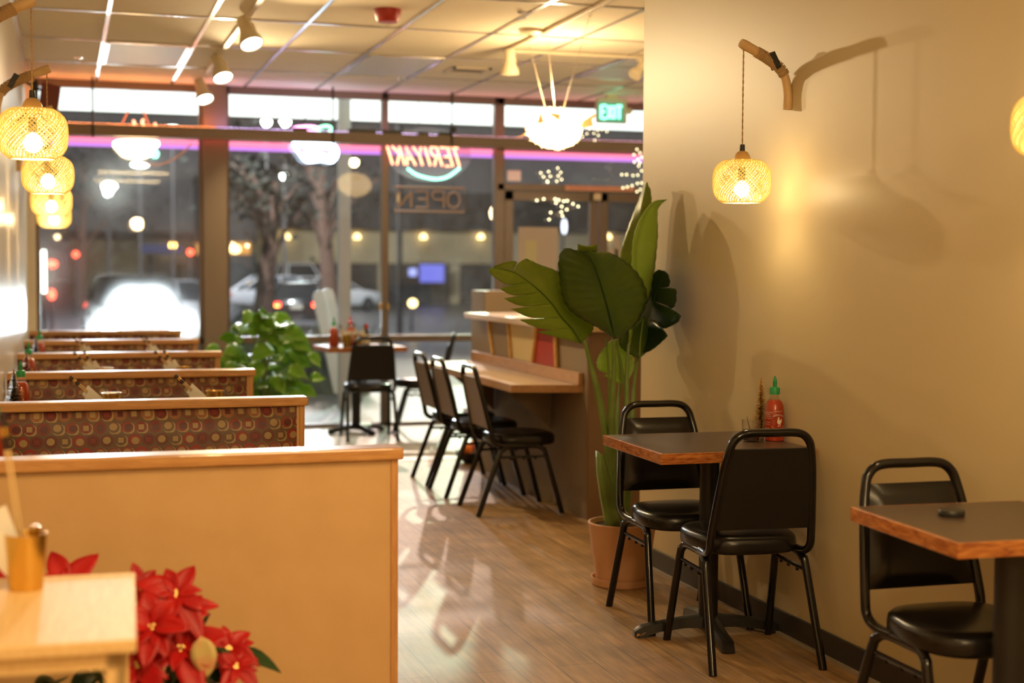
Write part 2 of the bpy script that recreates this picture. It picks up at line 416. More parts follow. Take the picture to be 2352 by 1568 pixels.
        if solid:
            md = o.modifiers.new('solid', 'SOLIDIFY'); md.thickness = solid; md.offset = 0
        if bevel:
            md = o.modifiers.new('bevel', 'BEVEL'); md.width = bevel; md.segments = 2; md.limit_method = 'ANGLE'
        if parent: o.parent = parent
        if loc is not None: o.location = loc
        return o
def tag(o, label, cat, group=None, kind=None):
    o['label'] = label; o['category'] = cat
    if group: o['group'] = group
    if kind: o['kind'] = kind
    return o
def thing(name, label, cat, loc=(0, 0, 0), rz=0, group=None):
    o = bpy.data.objects.new(name, None); COL.objects.link(o); o.empty_display_size = .05
    o.location = loc; o.rotation_euler = (0, 0, rz); return tag(o, label, cat, group)
def dup(root, label, loc=None, rz=None, group=None):
    r = root.copy(); COL.objects.link(r)
    if loc is not None: r.location = loc
    if rz is not None: r.rotation_euler = (0, 0, rz)
    r['label'] = label
    if group: r['group'] = group
    for ch in list(root.children):
        c = ch.copy(); COL.objects.link(c); c.parent = r
        for g in list(ch.children):
            d = g.copy(); COL.objects.link(d); d.parent = c
    return r
def struct(o, label=None):
    o['kind'] = 'structure'
    if label: o['label'] = label
    return o
def light(name, kind, loc, power, col, size=.05, target=None, angle=None, blend=.3, parent=None):
    ld = bpy.data.lights.new(name, kind); ld.energy = power; ld.color = col
    if kind == 'AREA': ld.shape = 'RECTANGLE'; ld.size = size[0]; ld.size_y = size[1]
    else: ld.shadow_soft_size = size
    if angle: ld.spot_size = angle; ld.spot_blend = blend
    o = bpy.data.objects.new(name, ld); COL.objects.link(o); o.location = loc
    if target is not None: o.rotation_euler = (V(target)-V(loc)).to_track_quat('-Z', 'Y').to_euler()
    return o
def text_geo(body, size, mirror=False, bold=0):
    cu = bpy.data.curves.new('t', 'FONT'); cu.body = body; cu.size = size; cu.align_x = 'CENTER'; cu.align_y = 'CENTER'; cu.offset = bold
    cu.resolution_u = 3
    ob = bpy.data.objects.new('t', cu); COL.objects.link(ob)
    dg = bpy.context.evaluated_depsgraph_get(); me = bpy.data.meshes.new_from_object(ob.evaluated_get(dg))
    vs_ = [(v.co.x*(-1 if mirror else 1), v.co.y) for v in me.vertices]; fs = [tuple(p.vertices) for p in me.polygons]
    bpy.data.objects.remove(ob); bpy.data.curves.remove(cu); bpy.data.meshes.remove(me)
    return vs_, fs
# ------------------------------------------------------------------ the room
CH = 2.98; WY = 12.66; XL = -.28; XR = 2.67; XE = 6.6
struct(MB().box(XL-.3, XE+.3, -3.2, WY+.1, -.1, 0).build('floor', 'floor'))
struct(MB().box(XL-.3, XE+.3, 10.3, WY+.02, 0, .004).build('trim_1', 'tile'))
struct(MB().box(XL-.3, XE+.3, -3.2, WY+.1, CH, CH+.1).build('ceiling', 'ceil'))
struct(MB().box(XL-.2, XL, -3.2, WY+.1, 0, CH).build('wall_left', 'wall_l'))
struct(MB().box(XR, XR+.13, -3.2, 6.45, 0, CH).build('wall_right', 'wall'))
struct(MB().box(XR+.13, XE, 6.33, 6.45, 0, CH).build('wall_return', 'wall'))
struct(MB().box(XE, XE+.2, 6.33, WY+.1, 0, CH).build('wall_far_right', 'wall'))
struct(MB().box(XL-.2, XR+.13, -3.2, -3.0, 0, CH).build('wall_back', 'wall'))
struct(MB().box(XR-.012, XR-.0005, -3, 6.45, 0, .095).build('baseboard_right', 'dark', bevel=.003))
struct(MB().box(XR-.026, XR-.012, -3, 6.45, 0, .012).build('trim_2', mat('grey shoe moulding', (.34, .29, .23), .4)))
struct(MB().box(XL-.002, XL+.012, -3, WY, 0, .095).build('baseboard_left', 'dark'))
# suspended grid
mb = MB()
GX0, GDX, GY0, GDY = .282, .612, 9.22, 1.16
for k in range(-1, 11):
    x = GX0+k*GDX
    y1 = WY; y0 = -3
    if XR < x: y0 = 6.45
    if XL < x < XE: mb.box(x-.012, x+.012, y0, y1, CH-.008, CH)
for k in range(-10, 3):
    y = GY0+k*GDY
    if y > -3: mb.box(XL, XR if y < 6.4 else XE, y-.012, y+.012, CH-.007, CH)
mb.box(XL, XL+.02, -3, WY, CH-.01, CH)
struct(mb.build('trim_3', 'tbar'))
def troffer(name, label, cx, cy, frame='tbar'):
    t = thing('ceiling_light', label, 'light', (cx, cy, CH), group=None)
    m = MB(); w = GDX/2-.014; d = GDY/2-.014
    m.box(-w, w, -d, -d+.03, -.014, 0); m.box(-w, w, d-.03, d, -.014, 0); m.box(-w, -w+.03, -d, d, -.014, 0); m.box(w-.03, w, -d, d, -.014, 0)
    m.build('frame', frame, t, bevel=.002)
    MB().box(-w+.03, w-.03, -d+.03, d-.03, -.007, -.0005).build('diffuser', 'diffuser', t)
troffer('a', 'unlit ceiling light panel with silver frame, over the booths near the window', GX0+GDX*.5, GY0+GDY*1.5)
troffer('b', 'unlit pale ceiling panel light left of the ceiling vent', GX0+GDX*3.5, GY0+GDY*1.5)
troffer('c', 'unlit ceiling panel light near the exit sign at the right', GX0+GDX*6.5, GY0+GDY*1.2-.12)
# vent
t = thing('ceiling_vent', 'small dark slotted vent in the ceiling behind the right track', 'vent', (3.05, 10.97, CH))
m = MB(); m.box(-.16, .16, -.14, -.11, -.012, 0); m.box(-.16, .16, .11, .14, -.012, 0); m.box(-.16, -.13, -.14, .14, -.012, 0); m.box(.13, .16, -.14, .14, -.012, 0)
m.build('frame', 'whitemetal', t)
m = MB()
for k in range(6): m.box(-.13, .13, -.1+k*.036, -.09+k*.036, -.01, -.001)
m.build('slats', 'pillar', t); MB().box(-.13, .13, -.11, .11, -.0012, -.0004).build('backing', 'dark', t)
# alarm, sprinklers, detector
t = thing('fire_alarm', 'round red fire alarm with a clear strobe under the ceiling', 'alarm', (1.888, 8.60, CH))
MB().lathe([(.0, 0), (.083, 0), (.08, -.02), (.07, -.06), (.06, -.075), (.0, -.078)], 28).build('body', 'smokered', t, smooth=True)
MB().lathe([(.0, -.076), (.018, -.076), (.016, -.095), (.006, -.105), (0, -.106)], 14).build('strobe', 'clear', t, smooth=True)
for (px, py), lb in zip([(180, 132), (1200, 28), (925, 180)], ['small sprinkler head in the ceiling over the left booths', 'small sprinkler head near the top edge by the right track', 'small sprinkler head right of the pale panel light near the window']):
    p = PZ(px, py, CH); t = thing('sprinkler', lb, 'sprinkler', (p.x, p.y, CH), group='ceiling sprinklers')
    MB().lathe([(0, 0), (.035, 0), (.03, -.006), (.008, -.008), (.008, -.03), (0, -.03)], 14).build('stem', 'chrome', t, smooth=True)
    MB().lathe([(0, -.034), (.025, -.034), (.025, -.037), (0, -.037)], 14).build('deflector', 'chrome', t)
t = thing('smoke_detector', 'white disc smoke detector near the bend of the right track', 'detector', (2.93, 9.0, CH))
MB().lathe([(0, 0), (.08, 0), (.078, -.025), (.06, -.035), (.02, -.04), (.012, -.06), (0, -.06)], 24).build('body', 'whitemetal', t, smooth=True)

# ---------------- window wall (structure)
def yplane(x0, x1, z0, z1, y, name, m, parent=None):
    return MB().grid([[(x0, y, z0), (x1, y, z0)], [(x0, y, z1), (x1, y, z1)]]).build(name, m, parent)
struct(MB().box(XL-.2, -.215, WY-.06, WY+.1, 0, CH).build('wall_front', 'wall_l'))
struct(MB().box(1.153, 1.349, WY-.12, WY+.12, 0, CH).build('trim_4', 'pillar', bevel=.004))
FR = .03
def bay(n, x0, x1, dirty='glass'):
    w = bpy.data.objects.new('window_%d' % n, None); COL.objects.link(w); w['kind'] = 'structure'
    m = MB(); y0, y1 = WY-.03, WY+.05
    m.box(x0, x1, y0, y1, 0, .035); m.box(x0, x1, y0, y1, .758, .818); m.box(x0, x1, y0, y1, 2.52, 2.60); m.box(x0, x1, y0, y1, 2.915, CH)
    m.box(x0, x0+FR, y0, y1, 0, CH); m.box(x1-FR, x1, y0, y1, 0, CH)
    m.build('window_frame', 'bronze', w, bevel=.003)
    for z0, z1, mm in ((.035, .758, 'glass'), (.818, 2.52, dirty), (2.60, 2.915, 'glass')):
        yplane(x0+FR, x1-FR, z0, z1, WY+.01, 'window_pane', mm, w)
bay(1, -.215, 1.153, 'glassdirty'); bay(2, 1.349, 2.752); bay(3, 2.752, 3.80)
# door section
w = bpy.data.objects.new('window_4', None); COL.objects.link(w); w['kind'] = 'structure'
m = MB(); y0, y1 = WY-.03, WY+.05
m.box(3.80, 6.6, y0, y1, 2.915, CH); m.box(3.80, 6.6, y0, y1, 2.50, 2.60); m.box(3.80, 6.6, y0, y1, 2.14, 2.20)
m.box(3.80, 3.865, y0, y1, 0, CH); m.box(5.75, 5.82, y0, y1, 0, CH)
m.build('window_frame', 'bronze', w, bevel=.003)
yplane(3.86, 6.6, 2.20, 2.50, WY+.01, 'window_pane', 'glass', w); yplane(3.86, 6.6, 2.60, 2.915, WY+.01, 'window_pane', 'glass', w)
yplane(5.82, 6.6, 0, 2.14, WY+.01, 'window_pane', 'glass', w)
def door(n, x0, x1, hx):
    d = bpy.data.objects.new('door_%d' % n, None); COL.objects.link(d); d['kind'] = 'structure'
    m = MB(); m.box(x0, x1, WY-.02, WY+.03, 0, .22); m.box(x0, x1, WY-.02, WY+.03, 2.05, 2.135); m.box(x0, x0+.085, WY-.02, WY+.03, 0, 2.135); m.box(x1-.085, x1, WY-.02, WY+.03, 0, 2.135)
    m.build('door_frame', 'bronze', d, bevel=.003); yplane(x0+.085, x1-.085, .22, 2.05, WY+.005, 'door_pane', 'glass', d)
    MB().tube([(hx, WY-.07, .85), (hx, WY-.07, 1.3)], .014).tube([(hx, WY-.07, .9), (hx, WY-.02, .9)], .009).tube([(hx, WY-.07, 1.25), (hx, WY-.02, 1.25)], .009).build('door_handle', 'chrome', d, smooth=True)
door(1, 3.87, 4.79, 4.70); door(2, 4.80, 5.74, 4.88)

# hanging beam in front of the window with rods
BY = 12.43
zb0 = PY(750, 328, BY).z; zb1 = zb0+.098
bt = thing('hanging_beam', 'long brown horizontal beam hung in front of the windows', 'beam', (0, BY, 0))
MB().box(XL+.02, XE, -.03, .03, zb0, zb1).build('beam', 'beam', bt, bevel=.003)
for px, py in ((212, 175), (763, 200), (1036, 210)):
    x = PY(px, py, BY).x
    MB().tube([(x, -.036, zb0-.02), (x, -.036, CH)], .0085, 8).build('rod', 'iron', bt, smooth=True)
for x0, x1 in ((1.9, 2.02), (2.38, 2.62), (2.68, 2.85), (3.0, 3.09), (3.18, 3.3)):
    MB().box(x0, x1, -.02, .02, zb1, zb1+.022+.01*((x0*7) % 1)).build('clip', 'iron', bt)
m = MB(); c = PY(1036, 300, BY); m.box(c.x-.028, c.x+.028, -.075, -.044, c.z-.03, c.z+.03); m.build('clamp', 'iron', bt, bevel=.004)
t = thing('led_strip', 'red led strip glowing on the back of the hanging beam', 'light', (0, 0, 0))
MB().box(-.2, 5.6, BY+.034, BY+.040, zb0+.03, zb0+.045).build('strip', emis('red led faint', (1, .05, .06), 9), t)
for x0, x1, c, e, lb in ((-.2, 1.25, (1, .28, .08), 50, 'orange red led strip on top of the hanging beam at the left'), (1.25, 3.3, (.72, .5, 1), 34, 'lilac led strip on top of the hanging beam in the middle'), (3.3, 5.6, (1, .45, .6), 16, 'pink led strip on top of the hanging beam at the right')):
    t = thing('led_strip', lb, 'light', (0, 0, 0)); MB().box(x0, x1-.01, BY+.012, BY+.024, zb1+.0005, zb1+.004).build('strip', emis('led strip '+str(x0), c, e), t)
# neon tubes outside the glass
for c, z, r, lb in (('pink', 2.492, .021, 'long pink neon tube running along the top of the windows'), ('violet', 2.452, .016, 'long violet neon tube just below the pink one')):
    tag(MB().tube([(-.2, WY+.075, z), (5.75, WY+.075, z)], r, 8).build('neon_tube', c, smooth=True), lb, 'neon light')
# small latches on mullion
for px, lb in ((874, 'small brass latch on the left side of the mullion'), (891, 'small brass latch on the right side of the mullion')):
    p = PY(px, 704, WY-.035); tag(MB().box(p.x-.011, p.x+.011, WY-.042, WY-.0305, p.z-.03, p.z+.03).build('window_latch', 'brass', bevel=.003), lb, 'latch', 'mullion latches')

# ---------------- tracks and spot heads
TX = 1.10
tk = thing('light_track', 'cream light track on the left ceiling with three spot heads below', 'light track', (TX, 0, CH))
MB().box(-.017, .017, -2.5, 11.75, -.028, -.0085).build('track', 'whitemetal', tk, bevel=.002)
t2 = thing('light_track', 'cream light track on the right ceiling with a bend to the right', 'light track', (0, 0, CH))
MB().box(3.00, 3.034, 6.6, 9.86, -.028, -.0085).box(3.034, 6.3, 9.80, 9.834, -.028, -.0085).build('track', 'whitemetal', t2, bevel=.002)
def head(label, loc, aim, face='lamp_w', s=1.0):
    t = thing('track_spotlight', label, 'spotlight', loc, group='ceiling track spotlights')
    d = (V(aim)).normalized(); q = d.to_track_quat('Z', 'Y').to_matrix().to_4x4()
    hl = .17*s
    m = MB(); m.T = Matrix.Translation((0, 0, -.085-.02*s)) @ q
    m.lathe([(0, -hl*.5), (.036*s, -hl*.5), (.038*s, -.01), (.045*s, .02), (.062*s, .055*s), (.064*s, hl*.5), (.058*s, hl*.5), (.05*s, hl*.38), (0, hl*.36)], 24)
    m.build('housing', 'whitemetal', t, smooth=True)
    m = MB(); m.T = Matrix.Translation((0, 0, -.085-.02*s)) @ q; m.lathe([(0, hl*.47), (.056*s, hl*.47), (.056*s, hl*.44), (0, hl*.44)], 20); m.build('lamp_face', face, t)
    MB().box(-.014, .014, -.03, .03, -.045, -.028).tube([(0, 0, -.04), (.03*s, 0, -.06), (.045*s, 0, -.1)], .006).build('arm', 'whitemetal', t)
    return V(loc)+V((0, 0, -.085-.02*s))+d*hl*.55
hp = []
for (px, py), lb in zip(((568, 5), (504, 95), (463, 158)), ('lit cream track spotlight nearest the camera on the left track', 'lit cream track spotlight second along the left track', 'lit cream track spotlight at the window end of the left track')):
    p = PX(px, py, TX); hp.append(head(lb, (TX, p.y, CH), (.25, -.55, -1), s=1.15))
p = PZ(1168, 102, CH); h4 = head('cream track spotlight at the bend of the right track', (3.017, 9.75, CH), (.02, .1, -1), 'lamp_y', 1.05)
h5 = head('small cream track spotlight tilted left, near the exit sign', (4.03, 9.817, CH), (-.8, -.2, -.9), 'whitemetal', .8)

# ---------------- booths
BX0, BX1 = XL+.012, .905
def booth(i, Y, near_side, far_side, label):
    t = thing('booth_bench', label, 'bench', (0, Y, 0), group='booth benches along the left wall' if i else None)
    H = .9
    MB().box(BX0, BX1+.035, -.012, .088, H-.036, H).build('cap_rail', 'oak', t, bevel=.006)
    MB().box(BX1, BX1+.022, .004, .072, 0, H-.036).build('end_trim', 'oakv', t, bevel=.003)
    MB().box(BX0, BX1, .01, .066, 0, H-.036).build('back_panel', 'ply', t)
    if near_side:
        m = MB(); rows = []
        nx, nz = 24, 12
        for a in range(nz+1):
            v = a/nz; r = []
            for b in range(nx+1):
                u = b/nx; bul = (1-abs(2*u-1)**10)*(1-abs(2*v-1)**8)
                r.append((BX0+(BX1-BX0-.01)*u, .0098-.05*bul-(1-v)*.03*bul, .46+(H-.038-.46)*v))
            rows.append(r)
        m.grid(rows).build('back_cushion', 'fabric', t, smooth=2)
        MB().box(BX0, BX1-.01, -.46, -.02, .36, .47).build('seat_cushion', 'fabric', t, bevel=.025)
        MB().box(BX0, BX1-.04, -.42, .0, 0, .36).build('seat_base', 'ply', t)
    if far_side:
        MB().box(BX0, BX1-.01, .068, .11, .46, H-.038).build('back_cushion', 'fabric', t, bevel=.015)
        MB().box(BX0, BX1-.01, .11, .53, .36, .47).build('seat_cushion', 'fabric', t, bevel=.025)
        MB().box(BX0, BX1-.04, .07, .49, 0, .36).build('seat_base', 'ply', t)
YB = [4.07, 5.77, 7.42, 9.05, 10.63, 12.20]
lbs = ['front booth bench with a plain tan plywood back and honey oak rail', 'booth bench with circle pattern upholstery, nearest of the patterned ones', 'booth bench with circle pattern upholstery, second patterned one from the camera',
       'booth bench with circle pattern upholstery, third patterned one from the camera', 'booth bench with circle pattern upholstery, second from the window', 'booth bench with circle pattern upholstery, standing right at the window']
for i, Y in enumerate(YB): booth(i, Y, i > 0, i < 5, lbs[i])
def booth_table(Y, label):
    t = thing('booth_table', label, 'table', (.26, Y, 0), group='tables between the booth benches')
    MB().box(-.54, .52, -.27, .27, .725, .7575).build('tabletop', 'laminate', t, bevel=.003)
    MB().box(-.54, .52, -.272, -.27, .725, .758).box(-.54, .52, .27, .272, .725, .758).box(.52, .535, -.272, .272, .725, .758).build('edge_band', 'redwood', t)
    MB().lathe([(.035, .04), (.035, .725)], 14).box(-.3, .3, -.025, .025, 0.012, .04).box(-.025, .025, -.25, .25, .012, .04).build('pedestal', 'iron', t)
YT = [(YB[i]+YB[i+1])/2+.05 for i in range(5)]
for i, Y in enumerate(YT): booth_table(Y, ['booth table behind the plain tan bench back', 'booth table between the first two patterned benches', 'booth table in the middle of the row of booths', 'booth table second from the window', 'booth table nearest the window'][i])

# ---------------- chairs
def make_chair(label, back='shell'):
    t = thing('side_chair', label, 'chair')
    for s in (-1, 1):
        MB().tube(catmull([(s*.207, -.258, 0), (s*.192, -.135, .335), (s*.187, -.11, .378), (s*.182, -.07, .396), (s*.18, 0, .398)], 6), .0152, 10).build('leg', 'blackmetal', t, smooth=True)
        MB().tube(catmull([(s*.207, .25, 0), (s*.192, .155, .335), (s*.187, .135, .378), (s*.182, .095, .396), (s*.18, 0, .398)], 6), .0152, 10).build('leg', 'blackmetal', t, smooth=True)
        m = MB().tube([(s*.190, -.128, .335), (s*.190, .158, .335)], .008, 8)
        for yy in (-.06, .02, .09): m.tube([(s*.190, yy, .328), (s*.190, yy, .318)], .007, 6)
        m.build('stretcher', 'blackmetal', t, smooth=True)
    MB().tube([(-.18, -.05, .398), (.18, -.05, .398)], .009).tube([(-.18, .10, .398), (.18, .10, .398)], .009).build('cross_bar', 'blackmetal', t, smooth=True)
    half = [(-.18, -.04, .402), (-.186, -.12, .405), (-.19, -.165, .43), (-.189, -.18, .49), (-.168, -.228, .70), (-.152, -.250, .79), (-.14, -.256, .822), (-.115, -.26, .844), (-.075, -.262, .852)]
    pts = half+[(0, -.262, .852)]+[(-x, y, z) for x, y, z in reversed(half)]
    MB().tube(catmull(pts, 4), .015, 10).build('back_frame', 'blackmetal', t, smooth=True)
    # seat
    m = MB(); rings = []; n = 36
    for sc, z in ((.0, .40), (.93, .398), (.985, .403), (1, .415), (1, .432), (.985, .45), (.93, .461), (.80, .466), (.45, .469), (0, .470)):
        rg = []
        for k in range(n):
            a = 2*PI*k/n; cx, sy = math.cos(a), math.sin(a)
            x = abs(cx)**.62*math.copysign(1, cx)*.20; y = abs(sy)**.62*math.copysign(1, sy)*.20
            if y < 0: x *= .95
            rg.append((x*sc, .045+y*sc, z))
        rings.append(rg)
    vs_ = [p for r in rings for p in r]
    m.add(vs_, [(i*n+k, i*n+(k+1) % n, (i+1)*n+(k+1) % n, (i+1)*n+k) for i in range(len(rings)-1) for k in range(n)])
    m.build('seat', 'vinyl', t, smooth=2)
    def pw(z): return .178-(z-.5)*.105
    def py(z): return -.178-(z-.49)*.235
    rows = []; nz, nx = 12, 14
    for a in range(nz+1):
        v = a/nz; z = .50+.295*v; r = []
        for b in range(nx+1):
            u = b/nx; bul = (1-abs(2*u-1)**6)*(1-abs(2*v-1)**6)
            r.append(((2*u-1)*pw(z), py(z)+.002+.032*bul, z))
        rows.append(r)
    MB().grid(rows).build('backrest', 'vinyl', t, smooth=2)
    rows = [[(-pw(z), py(z)-.004, z), (pw(z), py(z)-.004, z)] for z in (.50, .60, .70, .795)]
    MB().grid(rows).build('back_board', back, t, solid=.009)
    return t
c0 = make_chair('black vinyl chair seen from behind, pulled up to the two-seat table by the wall')
c0.location = (2.385, 4.765, 0); c0.rotation_euler = (0, 0, math.radians(-5))
dup(c0, 'black vinyl chair facing us behind the two-seat table, next to the potted plant', (2.385, 5.345, 0), math.radians(178))
dup(c0, 'black vinyl chair facing us at the front table at the right edge', (2.385, 3.43, 0), math.radians(179))
dup(c0, 'black vinyl chair seen from behind at the window table', (2.42, 11.74, 0), math.radians(-4))
p = PZ(985, 930, .0)
dup(c0, 'black vinyl chair side-on at the right of the window table', (2.99, 12.15, 0), math.radians(72))
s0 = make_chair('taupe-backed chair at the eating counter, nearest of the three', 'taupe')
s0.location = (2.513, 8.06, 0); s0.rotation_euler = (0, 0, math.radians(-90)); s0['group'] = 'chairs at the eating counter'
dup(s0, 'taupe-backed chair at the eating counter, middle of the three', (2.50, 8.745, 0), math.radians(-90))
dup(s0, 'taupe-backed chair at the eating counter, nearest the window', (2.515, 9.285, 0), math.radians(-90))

# ---------------- pedestal tables
def ped_table(label, cx, cy, w, d, rz, top='laminate', br=.3, foot_rot=0, pole_r=.038, off=(0, 0)):
    t = thing('pedestal_table', label, 'table', (cx, cy, 0), rz)
    MB().box(-w/2+.012, w/2-.012, -d/2+.012, d/2-.012, .722, .7605).build('tabletop', top, t)
    m = MB()
    m.box(-w/2, w/2, -d/2, -d/2+.0125, .72, .76); m.box(-w/2, w/2, d/2-.0125, d/2, .72, .76); m.box(-w/2, -w/2+.0125, -d/2+.012, d/2-.012, .72, .76); m.box(w/2-.0125, w/2, -d/2+.012, d/2-.012, .72, .76)
    m.build('edge_band', 'redwood', t, bevel=.002)
    MB().lathe([(pole_r, .06), (pole_r, .70), (.11, .705), (.11, .72)], 20, (off[0], off[1], 0)).build('column', 'iron', t, smooth=True)
    for k in range(4):
        a = foot_rot+k*PI/2
        dx, dy = math.cos(a), math.sin(a)
        m = MB(); rows = []
        for q, (rr, hw, z0, z1) in enumerate([(.02, .035, .035, .085), (.10, .030, .035, .078), (.20, .026, .022, .062), (.265, .028, .004, .05), (br, .026, .0, .042), (br+.015, .018, .006, .03)]):
            rows.append([(off[0]+dx*rr-dy*ww, off[1]+dy*rr+dx*ww, z) for ww, z in ((-hw, z0), (-hw*.8, z1-.008), (0, z1), (hw*.8, z1-.008), (hw, z0), (-hw, z0))])
        m.grid(rows); m.add(rows[-1][:5], [(0, 1, 2, 3, 4)]); m.build('foot', 'iron', t, smooth=True, bevel=.003)
    return t
ped_table('dark topped two-seat table with red-brown edge, standing by the tall plant', 2.355, 5.03, .62, .61, math.radians(-1), foot_rot=math.radians(-8), br=.28, off=(.03, .03))
ped_table('dark topped table with red-brown edge, cut by the right edge of the photo', 2.352, 3.24, .54, .55, math.radians(-3), br=.28, foot_rot=.2, off=(-.025, -.135), pole_r=.044)
ped_table('small wood-edged table at the window with condiments on it', 2.405, 12.08, .68, .62, math.radians(3), br=.25, foot_rot=.3, off=(0, .10))

# ---------------- eating counter
ct = thing('dining_counter', 'taupe service counter with a wooden eating shelf and a raised ledge', 'counter', (0, 0, 0))
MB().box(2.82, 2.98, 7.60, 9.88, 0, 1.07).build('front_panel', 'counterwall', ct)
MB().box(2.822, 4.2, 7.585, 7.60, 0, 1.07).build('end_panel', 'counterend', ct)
MB().box(2.72, 3.1, 7.5, 9.86, 1.07, 1.108).build('ledge_top', 'countertop', ct, bevel=.003)
MB().box(3.1, 4.3, 7.5, 7.75, 1.07, 1.108).build('ledge_end', 'maroon', ct, bevel=.003)
MB().prismz([(2.43, 9.92), (2.43, 7.78), (2.83, 7.67), (2.82, 9.92)], .722, .76).build('eating_shelf', 'countertop', ct)
MB().prismz([(2.424, 9.92), (2.424, 7.775), (2.83, 7.662), (2.83, 7.672), (2.4325, 7.782), (2.4325, 9.92)], .718, .7605).build('shelf_edge', 'counteredge', ct)
MB().box(2.79, 2.8195, 7.66, 9.93, .76, .832).build('back_rail', 'counteredge', ct, bevel=.006)
for y in (8.2, 9.4): MB().prism([(2.5, .71), (2.81, .71), (2.81, .45)], y, y+.03).build('shelf_bracket', 'counterwall', ct)
pan = [((9.53, 1.066), (9.41, .834)), ((9.07, 1.066), (9.0, .834)), ((8.47, 1.066), (8.55, .834)), ((8.12, 1.066), (8.085, .834))]
for (a, b), (c, d), mm in ((pan[0], pan[1], 'counterwall'), (pan[1], pan[2], 'cream'), (pan[2], pan[3], 'redpanel')):
    m = MB(); m.add([(2.8195, a[0], a[1]), (2.8195, c[0], c[1]), (2.8195, d[0], d[1]), (2.8195, b[0], b[1]), (2.812, a[0], a[1]), (2.812, c[0], c[1]), (2.812, d[0], d[1]), (2.812, b[0], b[1])], [(0, 1, 2, 3), (7, 6, 5, 4), (0, 4, 5, 1), (1, 5, 6, 2), (2, 6, 7, 3), (3, 7, 4, 0)])
    m.build('inset_panel', mm, ct)
for a, b in pan:
    m = MB().tube([(2.805, a[0], a[1]), (2.805, b[0], b[1])], .014, 10)
    for q in (.3, .65): m.tube([(2.805, a[0]+(b[0]-a[0])*q, a[1]+(b[1]-a[1])*q+.004), (2.805, a[0]+(b[0]-a[0])*q, a[1]+(b[1]-a[1])*q-.004)], .0165, 10)
    m.build('bamboo_cane', 'bamboo', ct, smooth=True)
# podium behind the counter
p0 = PY(1115, 668, 10.6); p1 = PY(1200, 668, 10.6)
tag(MB().box(p0.x, p0.x+.5, 10.6, 11.0, 0, p0.z).build('host_stand', 'counterwall', bevel=.004), 'plain taupe stand rising behind the far end of the counter', 'podium')
# bowl of oranges on the floor
bx, by = 2.84, 10.08
tag(MB().lathe([(0, .0), (.05, .0), (.10, .04), (.13, .085), (.122, .085), (.09, .05), (0, .03)], 20).build('bowl', 'dark', smooth=True, loc=(bx, by, 0)), 'dark bowl on the floor behind the counter chairs', 'bowl')
for dx, dy, dz, lb in ((-.05, -.03, .096, 'orange ball in the dark floor bowl, the lower left one'), (.04, .02, .125, 'orange ball in the dark floor bowl, the upper right one')):
    tag(MB().sphere((0, 0, 0), .048).build('orange', 'orange', smooth=2, loc=(bx+dx, by+dy, dz)), lb, 'fruit', 'oranges in the bowl')
